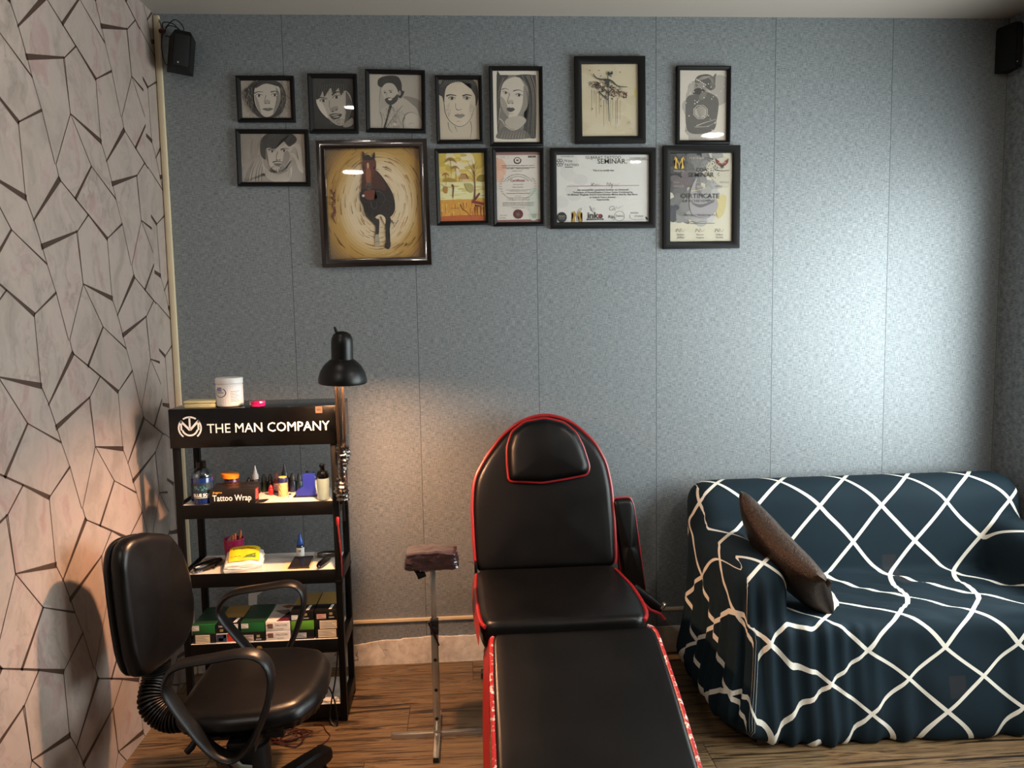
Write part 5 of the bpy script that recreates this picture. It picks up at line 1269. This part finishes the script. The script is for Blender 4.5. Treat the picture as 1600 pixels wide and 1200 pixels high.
def pad(root, name, outline, P, U, V, t, r, puff, m=None, pip=None, pr=.0065, ph=None, bend=0, cut=None):
    o_l = smooth_outline(outline, 110, 2)
    b = B(m or LEA); b.cushion(o_l, P, U, V, t, r, puff, bend); o = fin(b, name, root, sharp=60)
    if pip:
        P_, U_, V_ = Vector(P), Vector(U).normalized(), Vector(V).normalized(); N_ = U_.cross(V_); h = t-r*.55 if ph is None else ph
        c = Vector((sum(p[0] for p in o_l), sum(p[1] for p in o_l)))/len(o_l)
        path = [P_+U_*p[0]+V_*p[1]+N_*(h+bend*(p[0]-c.x)**2)+((U_*(p[0]-c.x)+V_*(p[1]-c.y)).normalized())*.001 for p in o_l]
        runs = []
        if cut is None: runs = [path]
        else:
            ok = [cut(*p) for p in o_l]; n0 = len(ok); st_ = next(i for i in range(n0) if ok[i] and not ok[i-1]); run = []
            for i in range(st_, st_+n0+1):
                if i < st_+n0 and ok[i % n0]: run.append(path[i % n0])
                else:
                    if len(run) > 2: runs.append(run)
                    run = []
        for run in runs:
            b = B(pip); b.tube(run, pr, 8, cut is None); q = fin(b, 'piping', o); q['label'] = 'red piping'
    return o
# backrest in a plane leaning away; the pad is built on its rear face, N points to the room (U x V = -y)
BV = Vector((0, .15, .6)).normalized(); BN = Vector((1, 0, 0)).cross(BV)
bo = [(-.301, -.031), (-.308, .10), (-.311, .22), (-.306, .31), (-.293, .362), (-.248, .438), (-.179, .524), (-.11, .577), (-.042, .602), (.021, .606), (.093, .586), (.146, .549), (.211, .482), (.253, .400), (.270, .30), (.275, .15), (.273, -.028)]
pad(tc, 'backrest', bo, Vector((.34, -.3, .54))-BN*.075, (1, 0, 0), BV, .085, .028, .010, pip=REDP, ph=.064, pr=.008, cut=lambda u, v: v > -.015)
ho = [(-.158, .335), (-.163, .40), (-.162, .472), (-.14, .535), (-.085, .575), (-.002, .588), (.078, .567), (.125, .525), (.152, .465), (.174, .385), (.166, .352), (.08, .338), (-.02, .325)]
pad(tc, 'headrest', ho, Vector((.34, -.3, .54))+BN*.012, (1, 0, 0), BV, .062, .036, .007, pip=REDP, ph=.022)
so = [(-.302, -.03), (-.308, -.20), (-.307, -.33), (-.30, -.50), (-.286, -.575), (.258, -.575), (.281, -.50), (.287, -.40), (.285, -.25), (.268, -.12), (.255, -.03)]
pad(tc, 'seat', so, Vector((.34, -.3, .435)), (1, 0, 0), (0, 1, .01), .10, .030, .006, pip=REDP, ph=.082, cut=lambda u, v: -.565 < v < -.04, pr=.0075)
LV = Vector((0, .43, .21)).normalized(); LN = Vector((1, 0, 0)).cross(LV)
lo_ = [(-.262, -.065), (.292, -.060), (.300, -.20), (.306, -.36), (.308, -.62), (.305, -.80), (.27, -.86), (-.235, -.86), (-.268, -.80), (-.274, -.58), (-.270, -.30)]
pad(tc, 'leg_rest', lo_, Vector((.34, -.8, .52))-LN*.085, (1, 0, 0), LV, .09, .022, .004, pip=REDW, pr=.009, ph=.076, cut=lambda u, v: abs(u) > .25 and v > -.835)
# red side panel of the leg rest and of the seat
for (u0, v0), (u1, v1), P, V_, N_, h0, h1, ow in (((-.270, -.07), (-.286, -.80), Vector((.34, -.8, .52))-LN*.085, LV, LN, .002, .078, .020), ((-.316, -.06), (-.301, -.575), Vector((.34, -.3, .435)), Vector((0, 1, .01)).normalized(), Vector((0, 0, 1)), .020, .082, .006)):
    b = B(REDV)
    for k in range(12):
        f0, f1 = k/12, (k+1)/12; U_ = Vector((1, 0, 0))
        def q(f, h): return P+U_*(u0+(u1-u0)*f)+V_*(v0+(v1-v0)*f)+N_*h
        bow = lambda f: Vector((-.007*math.sin(PI*f), 0, 0))
        w_ = Vector((-ow, 0, 0)); b.quad([q(f0, h0)+bow(f0)+w_, q(f1, h0)+bow(f1)+w_, q(f1, h1)+bow(f1), q(f0, h1)+bow(f0)])
    o = fin(b, 'side_strip', tc); o['label'] = 'red vinyl side strip'
# arm rest panel on the far right, folded up beside the back
ao = [(-.045, -.20), (-.046, .12), (-.038, .20), (.036, .20), (.045, .16), (.048, -.20)]
arm = pad(tc, 'armrest', ao, (.672, -.195, .575), (1, .06, 0), (-.10, .12, 1), .075, .026, .010, pip=REDP, pr=.004, ph=.055)
b = B(LEA); b.tube([(.640, -.48, .475), (.70, -.50, .435), (.748, -.515, .405)], [.030, .026, .016], 10, flat=.6); o = fin(b, 'armrest_end', tc)
b = B(REDP); b.tube([(.655, -.51, .455), (.70, -.525, .41), (.738, -.53, .395), (.756, -.53, .372)], .0065, 8); fin(b, 'armrest_piping', tc)
b = B(mat('chrome', 'b8b4ae', .12, 1.)); b.lathe([(.010, 0), (.010, .03), (.006, .034)], (.742, -.512, .405), 14, (.4, -.2, .6)); fin(b, 'armrest_bolt', tc)
b = B(BLKM); b.box((.60, -.46, .40), (.66, -.36, .44), .005); b.tube([(.63, -.20, .40), (.64, -.40, .42), (.645, -.48, .45)], .012, 8); fin(b, 'armrest_bracket', tc)
# metal under-frame
b = B(BLKM)
b.box((.06, -.28, .0), (.10, -.165, .10), .006); b.box((.56, -.28, 0), (.60, -.165, .10), .006); b.box((.06, -.24, .03), (.60, -.20, .07), .004)
b.box((.10, -1.00, .0), (.14, -.9, .06), .006); b.box((.54, -1.0, 0), (.58, -.9, .06), .006); b.box((.12, -.98, .02), (.56, -.94, .06), .004)
b.box((.30, -.97, .03), (.38, -.21, .08), .006); b.box((.29, -.66, .07), (.39, -.50, .40), .01); b.box((.16, -.82, .395), (.52, -.34, .436), .006)
fin(b, 'base_frame', tc)
b = B(dk_); b.lathe([(.018, 0), (.022, .003), (.022, .022), (.018, .025)], (.048, -.20, .030), 18, (1, 0, 0)); fin(b, 'castor', tc)
b = B(BLKM); b.box((.03, -.335, .50), (.042, -.285, .555), .003); b.tube([(.036, -.31, .545), (.02, -.315, .558), (.005, -.32, .56)], .0012, 6); fin(b, 'back_hinge', tc)

# ================================================================== arm rest stand
st = thing('armrest_stand', (-.124, -.62, 0), 'chrome armrest stand with a film-wrapped pad, left of the tattoo chair', 'stand')
CHR = mat('brushed_chrome', 'bdb8ae', .2, .85, var=.1)
b = B(CHR); b.box((-.137, -.635, .02), (-.111, -.607, .44), .002); fin(b, 'lower_post', st)
b = B(CHR); b.box((-.1335, -.6315, .40), (-.1145, -.6105, .655), .0015); fin(b, 'upper_post', st)
b = B(dk_)
for z in (.075, .185, .30): b.lathe([(.0065, 0), (.0065, .0012)], (-.124, -.6352, z), 14, (0, -1, 0))
fin(b, 'adjusting_hole', st)
b = B(CHR); b.box((-.294, -.632, 0), (.040, -.610, .018), .002); b.box((-.135, -.795, 0), (-.113, -.47, .020), .002); b.box((-.137, -.637, .0), (-.111, -.605, .03), .002); fin(b, 'cross_foot', st)
b = B(dk_); b.box((-.134, -.7965, .002), (-.114, -.7951, .018)); fin(b, 'end_cap', st)
b = B(mat('dark_steel', '4a4642', .35, .9)); b.box((-.139, -.638, .395), (-.109, -.604, .450), .003); b.lathe([(.011, 0), (.011, .012), (.007, .014)], (-.124, -.638, .42), 16, (0, -1, 0)); b.tube([(-.143, -.655, .452), (-.126, -.657, .41), (-.108, -.660, .365)], [.005, .0045, .0035], 8); fin(b, 'clamp_lever', st)
PU = NT('film_wrapped_vinyl'); vv = PU.coords(); nz_ = PU.noise(vv, 16, 5, .65); n3 = PU.noise(vv, 45, 3)
PU.bsdf(PU.mix(nz_, hexc('1a0e11'), hexc('3c2829')), .18, .0, PU.bump(PU.math('ADD', nz_, PU.math('MULTIPLY', n3, .4)), .9, .010), Coat_Weight=.8, Coat_Roughness=.12); PU = PU.m
b = B(PU); bm = b.bm; bmesh.ops.create_cube(bm, size=1); bmesh.ops.subdivide_edges(bm, edges=list(bm.edges), cuts=11, use_grid_fill=True)
for v in bm.verts:
    x, y, z = v.co*2; kx = (1-abs(x)**5*.25); X = x*.098*(1-.10*(z*.5+.5))*(1-.05*abs(y)**4); Y = y*.062*(1-.05*abs(x)**4)
    n_ = noise.noise((X*30, Y*30, z*3))*.006
    v.co = Vector((-.127+X+n_, -.625+Y+n_, .683+z*.034*(1-.16*abs(x)**4-.1*abs(y)**4)+n_))
fin(b, 'pad', st, sharp=70)
b = B(BLKM); b.box((-.20, -.645, .640), (-.06, -.60, .652), .002); b.tube([(-.185, -.64, .646), (-.170, -.685, .640)], .009, 8); b.lathe([(.012, 0), (.012, .03)], (-.178, -.668, .628), 12, (1, .2, .3)); fin(b, 'pad_bracket', st)

# ================================================================== office chair
OL = NT('worn_black_leatherette'); v_ = OL.coords(); n2 = OL.noise(v_, 9, 4)
OL.bsdf(OL.mix(n2, hexc('050404'), hexc('0b0908')), OL.math('ADD', .27, OL.math('MULTIPLY', n2, .14)), 0, OL.bump(OL.math('ADD', OL.math('MULTIPLY', OL.noise(v_, 240, 2), .25), n2), .15, .004), Specular_IOR_Level=.25); OL = OL.m
OPL = mat('black_chair_plastic', '090808', .40, Specular_IOR_Level=.28, var=.25, scale=40, bump=.15, bscale=300)
oc = thing('office_chair', (-.70, -1.0, 0), 'black swivel office chair with loop arms, in front of the marble wall', 'chair')
OP = Vector((-.965, -.915, .65)); OU = Vector((.26, .966, 0)).normalized(); OV = Vector((-.06, .016, 1)); OV = (OV-OU*OV.dot(OU)).normalized(); ON = OU.cross(OV)
ob = [(-.115, .255), (-.02, .246), (.080, .212), (.128, .145), (.152, .05), (.155, -.05), (.135, -.125), (.085, -.170), (.0, -.188), (-.095, -.190), (-.150, -.168), (-.172, -.10), (-.18, .0), (-.180, .10), (-.174, .19), (-.155, .238)]
pad(oc, 'backrest', ob, OP-ON*.05, OU, OV, .05, .03, .018, m=OL, bend=.35)
bs = B(OPL); bs.cushion([(x*.985, y*.985) for x, y in smooth_outline(ob, 80, 2)], OP-ON*.047, -OU, OV, .03, .022, .012) if False else bs.cushion([(-x*.99, y*.99) for x, y in reversed(smooth_outline(ob, 80, 2))][::-1] if False else smooth_outline([(-x*.99, y*.99) for x, y in ob], 80, 2), OP-ON*.0515, -OU, OV, .028, .022, .014, bend=-.35)
fin(bs, 'back_shell', oc, sharp=60)
sc_, sw = Vector((-.655, -1.0)), None
so2 = [(-.204, -.17), (-.210, .0), (-.204, .17), (-.16, .228), (-.05, .246), (.08, .238), (.160, .202), (.202, .12), (.212, 0), (.202, -.12), (.160, -.202), (.08, -.238), (-.05, -.246), (-.16, -.228)]
pad(oc, 'seat', so2, (-.652, -1.01, .385), (1, 0, .02), (0, 1, 0), .060, .042, .012, m=OL)
# gathered leatherette under the seat edge
b = B(OL); path = smooth_outline([(x*.985, y*.985) for x, y in so2], 220, 2); R0, R1, R2 = [], [], []
for k, (x, y) in enumerate(path):
    w = 1+.012*math.sin(k*1.35+2*noise.noise((k*.2, 0, 0))); 
    R0.append(Vector((-.652+x*1.0, -1.01+y*1.0, .404))); R1.append(Vector((-.652+x*.975*w, -1.01+y*.975*w, .382))); R2.append(Vector((-.652+x*.88, -1.01+y*.88, .368)))
b.rings([R2, R1, R0], True, True, False); fin(b, 'seat_underside', oc, sharp=80)
def loop_arm(y, pts, name='arm'):
    b = B(OPL); P = spline([(x, y, z) for x, z in pts], 7, True); b.tube(P, .0098, 14, True, flat=3.2, upv=(0, 1, 0)); return fin(b, name, oc, sharp=60)
loop_arm(-1.27, [(-.835, .535), (-.828, .585), (-.795, .612), (-.712, .625), (-.620, .636), (-.572, .618), (-.552, .574), (-.560, .504), (-.588, .425), (-.625, .362), (-.668, .335), (-.722, .360), (-.782, .440)])
loop_arm(-.725, [(-.856, .545), (-.842, .590), (-.800, .617), (-.709, .630), (-.612, .640), (-.574, .615), (-.570, .560), (-.592, .490), (-.622, .420), (-.660, .350), (-.705, .345), (-.750, .395), (-.812, .475)])
for y in (-1.255, -.745): b = B(OPL); b.box((-.69, min(y, y+(.10 if y < -1 else -.10)), .335), (-.61, max(y, y+(.10 if y < -1 else -.10)), .366), .004); fin(b, 'arm_bracket', oc)
# ribbed bellows from the backrest to the seat
path = spline([OP-ON*.055+OV*(-.165), OP-ON*.062+OV*(-.235), Vector((-1.005, -.955, .345)), Vector((-.945, -.975, .305)), Vector((-.850, -.985, .322)), Vector((-.79, -.99, .345))], 12)
P2 = []; rr = []
for k in range(len(path)-1):
    for s_ in range(4): P2.append(path[k].lerp(path[k+1], s_/4)); rr.append(0)
L = len(P2); rr = [.036+.0065*(1 if (k//3) % 2 else -1) for k in range(L)]
b = B(OPL); b.tube(P2, rr, 18, flat=1.15, upv=(.26, .966, 0)); o = fin(b, 'bellows', oc, sharp=25); o['label'] = 'ribbed black bellows'
# mechanism, gas column, base
b = B(OPL); b.box((-.80, -1.12, .300), (-.56, -.93, .366), .008); fin(b, 'mechanism', oc)
b = B(OPL); b.lathe([(.050, .06), (.056, .10), (.058, .22), (.056, .28), (.047, .285), (.047, .31)], (-.668, -1.09, 0), 28); fin(b, 'column', oc)
b = B(mat('grey_paddle', '6a665c', .5)); b.tube([(-.715, -1.135, .285), (-.708, -1.150, .255), (-.68, -1.16, .235), (-.65, -1.155, .232)], [.016, .022, .021, .014], 12, flat=.5); o = fin(b, 'tilt_paddle', oc); o['label'] = 'worn grey paddle'
b = B(OPL); b.tube([(-.80, -1.06, .315), (-.83, -1.09, .295)], .005, 8); b.tube([(-.826, -1.088, .298), (-.842, -1.10, .275), (-.855, -1.105, .262)], [.008, .011, .010], 10); fin(b, 'height_lever', oc)
cc = Vector((-.668, -1.09, 0))
b = B(OPL); b.lathe([(.060, .055), (.062, .07), (.058, .105), (.05, .112)], cc, 24); fin(b, 'base_hub', oc)
for k in range(5):
    g = math.radians(52+72*k); d = Vector((math.cos(g), math.sin(g), 0)); n_ = Vector((-d.y, d.x, 0))
    b = B(OPL); R = []
    for f, w, z0, z1 in ((.04, .032, .050, .122), (.12, .030, .060, .124), (.22, .027, .072, .126), (.285, .026, .078, .124), (.302, .020, .082, .114)):
        p = cc+d*f; R.append([p+n_*w+Vector((0, 0, z0)), p+n_*w+Vector((0, 0, z1-.008)), p+n_*w*.7+Vector((0, 0, z1)), p-n_*w*.7+Vector((0, 0, z1)), p-n_*w+Vector((0, 0, z1-.008)), p-n_*w+Vector((0, 0, z0))])
    b.rings(R); lg = fin(b, 'base_leg', oc)
    b = B(OPL); p = cc+d*.282
    for s_ in (-1, 1): b.lathe([(.018, 0), (.024, .003), (.024, .014), (.018, .018)], p+n_*(s_*.012-.0 if s_ < 0 else .002)+Vector((0, 0, .0245))+(n_*(-.010) if s_ < 0 else n_*.002), 20, n_)
    b.tube([p+Vector((0, 0, .03)), p+Vector((0, 0, .075))], .007, 8); b.lathe([(.025, 0), (.026, .004), (.026, .014), (.025, .018)], p-n_*.009+Vector((0, 0, .030)), 20, n_) if False else None
    fin(b, 'castor', lg)

# ================================================================== loose wires by the shelf
wr = mat('dark_red_wire', '3a120e', .4); wb = mat('black_wire', '0c0b0b', .4)
b = B(wb); b.tube(spline([(-.500, -.486, .284), (-.512, -.492, .18), (-.530, -.497, .09), (-.537, -.499, .03), (-.525, -.512, .006), (-.508, -.515, .004), (-.512, -.500, .06), (-.530, -.49, .125), (-.56, -.475, .165), (-.60, -.46, .19)], 8), .003, 8)
tag(fin(b, 'power_cable', loc=(-.53, -.5, .05)), 'black cable hanging in a loop over the bottom shelf edge', 'cable')
b = B(wr); random.seed(3); pts = []
for k in range(26):
    g = k*1.9; r_x = .05+.03*math.sin(k*1.3); pts.append((-.675+r_x*math.cos(g)*1.2, -.585+r_x*math.sin(g)*.9, .004+.010*abs(math.sin(k*2.1))))
b.tube(spline(pts, 6), .0022, 6); b.tube(spline([(-.675, -.60, .004), (-.74, -.60, .003), (-.80, -.63, .003), (-.90, -.62, .003), (-.93, -.66, .003), (-.90, -.70, .003)], 8), .0022, 6)
tag(fin(b, 'wire_tangle', loc=(-.675, -.585, .004)), 'tangle of dark red wire on the floor under the office chair', 'wire')
b = B(wr); b.tube(spline([(-.60, -.50, .003), (-.567, -.505, .003), (-.545, -.55, .003), (-.525, -.585, .003), (-.535, -.63, .003), (-.56, -.65, .003)], 8), .0018, 6)
tag(fin(b, 'thin_wire', loc=(-.55, -.57, .003)), 'thin single red wire on the floor in front of the shelf foot', 'wire')
# ================================================================== sofa under a patterned slipcover
def m_cover():
    t = NT('navy_lattice_cloth')
    uv = t.n('ShaderNodeAttribute', attribute_name='cloth'); sp = t.n('ShaderNodeSeparateXYZ'); t.l(uv.outputs['Vector'], sp.inputs[0])
    U, Vv = sp.outputs[0], sp.outputs[1]
    def line(e):
        f = t.math('FRACT', e); d = t.math('MINIMUM', f, t.math('SUBTRACT', 1, f)); return t.math('LESS_THAN', d, .036)
    a = line(t.math('ADD', U, Vv)); c = line(t.math('SUBTRACT', U, Vv))
    m = t.math('MAXIMUM', a, c)
    v = t.coords(); n1 = t.noise(v, 900, 2); n2 = t.noise(v, 5, 3)
    sp2 = t.n('ShaderNodeSeparateXYZ'); t.l(t.n('ShaderNodeTexCoord').outputs['Object'], sp2.inputs[0])
    def spot(x, z, y0):
        dx = t.math('ABSOLUTE', t.math('SUBTRACT', sp2.outputs[0], x)); dz = t.math('ABSOLUTE', t.math('SUBTRACT', sp2.outputs[2], z)); r = t.math('MAXIMUM', dx, t.math('MULTIPLY', dz, .8))
        return t.math('MULTIPLY', t.math('LESS_THAN', r, .031), t.math('GREATER_THAN' if y0 > 0 else 'LESS_THAN', sp2.outputs[1], 0))
    stain = t.math('MAXIMUM', spot(.10, .475, 1), spot(.06, .20, -1))
    base = t.mix(n2, hexc('0b1a22'), hexc('10242e')); base = t.mix(t.math('MULTIPLY', stain, .6), base, hexc('2c2a2c'))
    col = t.mix(m, base, t.mix(n2, hexc('d8d3c6'), hexc('e8e4d8')))
    b = t.bsdf(col, .85, 0, t.bump(n1, .12, .0008)); b.inputs['Specular IOR Level'].default_value = .25
    return t.m
COVER = m_cover()
sf = thing('sofa', (1.68, -.46, 0), 'two-seat sofa under a navy slipcover with white diamond lines, by the right wall', 'sofa')
def rbox(bm, lo, hi, bev, seg=5, shear=None):
    r = bmesh.ops.create_cube(bm, size=1); vs = r['verts']; lo, hi = Vector(lo), Vector(hi)
    for v in vs: v.co = Vector(((lo.x+hi.x)/2+v.co.x*(hi.x-lo.x), (lo.y+hi.y)/2+v.co.y*(hi.y-lo.y), (lo.z+hi.z)/2+v.co.z*(hi.z-lo.z)))
    es = list({e for v in vs for e in v.link_edges}); out = bmesh.ops.bevel(bm, geom=es, offset=bev, segments=seg, affect='EDGES', profile=.5)
    if shear:
        for v in {v for f in out['faces'] for v in f.verts} | {v for v in vs if v.is_valid}: v.co = shear(v.co)
ARM_X0, ARM_X1, ARM_Z = .945, 1.165, .655
parts = []
def add_part(lo, hi, bev, shear=None):
    bm = bmesh.new(); rbox(bm, lo, hi, bev, 6)
    if shear:
        for v in bm.verts: v.co = shear(v.co)
    me = bpy.data.meshes.new('p'); bm.to_mesh(me); bm.free(); parts.append(me)
lean = lambda c: Vector((c.x, c.y+.10*(c.z-.45), c.z))
add_part((.955, -.30, .02), (2.405, -.085, .825), .095, lean)                 # back
add_part((.99, -.80, .004), (2.36, -.15, .445), .055)                           # seat
add_part((ARM_X0, -.775, .006), (ARM_X1, -.10, ARM_Z), .095)                     # left arm
add_part((2.195, -.775, .006), (2.412, -.10, ARM_Z), .095)                       # right arm
bm = bmesh.new()
for me in parts: bm.from_mesh(me); bpy.data.meshes.remove(me)
me = bpy.data.meshes.new('slipcover'); bm.to_mesh(me); bm.free()
tmp = bpy.data.objects.new('slipcover', me); COL.objects.link(tmp)
md = tmp.modifiers.new('r', 'REMESH'); md.mode = 'VOXEL'; md.voxel_size = .0115
dg = bpy.context.evaluated_depsgraph_get(); ev = tmp.evaluated_get(dg); me2 = bpy.data.meshes.new_from_object(ev)
bpy.data.objects.remove(tmp); bpy.data.meshes.remove(me)
bm = bmesh.new(); bm.from_mesh(me2); bpy.data.meshes.remove(me2)
lay = bm.verts.layers.float_vector.new('cloth')
for _ in range(9): bmesh.ops.smooth_vert(bm, verts=list(bm.verts), factor=.5, use_axis_x=True, use_axis_y=True, use_axis_z=True)
bm.normal_update()
def sst(a, b_, x):
    t = max(0., min(1., (x-a)/(b_-a))); return t*t*(3-2*t)
# cloth coordinates first (before the folds are pushed in): u across, s down the cloth
PX, PS = .278, .34
KNOT = ((.9, .9), (.465, .465), (.125, .125), (-.136, -.045), (-.275, -.215), (-.43, -.385), (-.535, -.555), (-.65, -.725), (-.77, -.895), (-1.2, -1.4))
def interp(s_):
    for (a0, b0), (a1, b1) in zip(KNOT, KNOT[1:]):
        if s_ >= a1: return b0+(b1-b0)*(s_-a0)/(a1-a0)
    return KNOT[-1][1]
raw = {}
for v in bm.verts:
    x, y, z = v.co; n = v.normal
    ol = sst(.48, .58, -n.x)*sst(1.16, 1.0, x); il = sst(.25, .8, n.x)*sst(1.30, 1.16, x)*sst(.44, .50, z)
    hi = sst(.60, .70, z)
    u = x-ol*((1-hi)*(ARM_Z-z)*.95+hi*(y+.30)*.9)
    s_ = (y*(1-ol*hi)-.30*ol*hi)*.96+z*(1-ol*(1-hi))+ARM_Z*ol*(1-hi)
    k = sst(1.12, 1.24, x)                     # the cloth is slack in the crease and pulled askew over the seat
    s_ += k*(interp(s_)-s_); u -= k*.078*sst(.10, -.12, s_)
    raw[v] = (u, s_)
offs = []
for v in bm.verts:
    x, y, z = v.co; n = v.normal; d = Vector((0, 0, 0)); u, s_ = raw[v]
    low = sst(.48, .0, z); front = sst(.3, .9, -n.y)*sst(-.62, -.74, y); side = sst(.3, .9, -n.x)*sst(1.12, 1.0, x)
    # skirt flares and hangs in folds
    flare = (.045*low**1.6)*front+(.05*low**1.8)*side
    fold = 0.
    ph = 2.5*noise.noise((x*4, y*4, 1.3))
    if front > 0:
        k = sst(1.55, 1.16, x)
        fold += front*(.0105*k*math.sin(x*2*PI/.062+ph*1.6+z*3)*sst(.66, .50, z)+.010*low*math.sin(x*2*PI/.19+ph*2+(z-.2)*2.0*(x-1.6)))
    if side > 0: fold += side*.013*sst(.62, .25, z)*math.sin(y*2*PI/.085+ph*1.8)
    corner = sst(.35, .75, -n.y)*sst(.35, .75, -n.x)*sst(1.15, 1.0, x); fold += corner*.012*sst(.6, .2, z)*math.sin((x-y)*2*PI/.05)
    # creases on the seat and near the arms
    seat = sst(.5, .95, n.z)*sst(.55, .46, z)*sst(1.15, 1.25, x)
    q = noise.noise((x*3.2+y*5, y*2.2-x*3.5, 5.)); q2 = noise.noise((x*9+y*22, y*5-x*4, 9.))
    fold += seat*(.018*q+.011*q2)
    fold += sst(.2, .7, -n.y)*(1-front)*.005*noise.noise((x*4, z*4, 2))
    fold += front*.010*noise.noise((x*5+z*6, z*3, 4))*sst(1.2, 1.5, x)
    d = n*(flare+fold)
    lift = .0
    offs.append((v, d))
for v, d in offs:
    v.co += d
    if v.co.z < .25 and v.co.x < 1.30:      # hem rides up at the front left corner
        k = sst(1.30, 1.16, v.co.x)*sst(-.80, -.70, v.co.y)*.0+sst(1.16, .98, v.co.x)*.05*sst(.25, 0, v.co.z)
        v.co.z += k*(.6+.4*noise.noise((v.co.x*14, v.co.y*14, 0)))
    if v.co.z < .003: v.co.z = .003
    v.co.x = min(v.co.x, 2.425); v.co.y = min(v.co.y, -.012)
for v in bm.verts:
    u, s_ = raw[v]; x, y, z = v.co
    wob = .012*noise.noise((x*6, y*6, z*6))
    v[lay] = ((u-1.205+wob)/PX, (s_-.465+wob*.7)/PS, 0)
b = B(COVER); b.bm.free(); b.bm = bm
for f in bm.faces: f.material_index = 0
fin(b, 'slipcover', sf, sharp=180)
wd = mat('dark_brown_wood', '2a1c14', .5)
for x_, y_ in ((1.02, -.80), (1.02, -.20), (2.28, -.76)):
    b = B(wd); b.box((x_, y_, 0), (x_+.08, y_+.07, .05), .003); fin(b, 'foot', sf)
b = B(mat('brown_wood_chip', '4a3626', .6)); b.box((1.015, -.795, 0), (1.075, -.735, .010), .002)
tag(fin(b, 'wood_offcut', loc=(1.045, -.765, 0)), 'thin brown wood offcut on the floor under the sofa front corner', 'wood')

# throw pillow leaning in the arm corner
PB = NT('bronze_velvet'); v_ = PB.coords(); n1 = PB.noise(v_, 130, 4, .7); n2 = PB.noise(v_, 12, 3)
pb_ = PB.bsdf(PB.mix(n1, hexc('221915'), hexc('6a5a50')), PB.math('ADD', .24, PB.math('MULTIPLY', n1, .26)), .9, PB.bump(PB.math('ADD', n1, PB.math('MULTIPLY', n2, 1.2)), .7, .005)); PB = PB.m
pc = Vector((1.185, -.60, .625)); a_ = Vector((-.19, .45, .275)).normalized(); vd = (pc-Vector((0, -3.4, 1.567))).normalized()
n_ = a_.cross(vd).normalized()
n_ = (n_*.97+vd*-.22).normalized(); n_ = (n_-a_*n_.dot(a_)).normalized(); c_ = n_.cross(a_)
pt = thing('throw_pillow', tuple(pc), 'bronze brown crushed velvet cushion leaning in the left corner of the sofa', 'cushion')
b = B(PB); N = 22; hs, th = .242, .066; top, bot = [], []
for sgn, store in ((1, top), (-1, bot)):
    for i in range(N+1):
        row = []
        for j in range(N+1):
            x, y = -1+2*i/N, -1+2*j/N; k = max(0., (1-x*x)*(1-y*y))
            pin = 1-.10*(1-abs(y)**2)*abs(x)**6; pin2 = 1-.10*(1-abs(x)**2)*abs(y)**6
            h = sgn*th*k**.40+.004*noise.noise((x*3, y*3, sgn*2))*k
            p = pc+a_*(x*hs*pin)+c_*(y*.17*pin2)+n_*(h-.022*(x*x))
            row.append(p)
        store.append(row)
vt = [[b.bm.verts.new(p) for p in r] for r in top]
vb = [[vt[i][j] if i in (0, N) or j in (0, N) else b.bm.verts.new(bot[i][j]) for j in range(N+1)] for i in range(N+1)]
for g in (vt, vb):
    for i in range(N):
        for j in range(N): b.bm.faces.new((g[i][j], g[i+1][j], g[i+1][j+1], g[i][j+1]))
fin(b, 'cushion', pt, sharp=70)
b = B(PB); e = pc+a_*-.243+n_*-.03
for yy in (-.16, .16): 
    p = pc+a_*(-.236)+c_*yy*.95+n_*-.028; b.tube([p, p-a_*.018], [.010, .016], 6, flat=.3)
o = fin(b, 'corner_tuft', pt)

# ================================================================== one-piece things become a single object
for r in [o for o in list(S.objects) if o.type == 'EMPTY' and o.parent is None and len(o.children) == 1 and 'label' in o and o.rotation_euler.x == 0 and o.rotation_euler.y == 0]:
    c = r.children[0]
    if len(c.children): continue
    nm = r.name; c.parent = None; c.location = r.location
    for k in ('label', 'category', 'group'):
        if k in r: c[k] = r[k]
    bpy.data.objects.remove(r); c.name = nm
for o in S.objects:
    if '_o' in o: del o['_o']
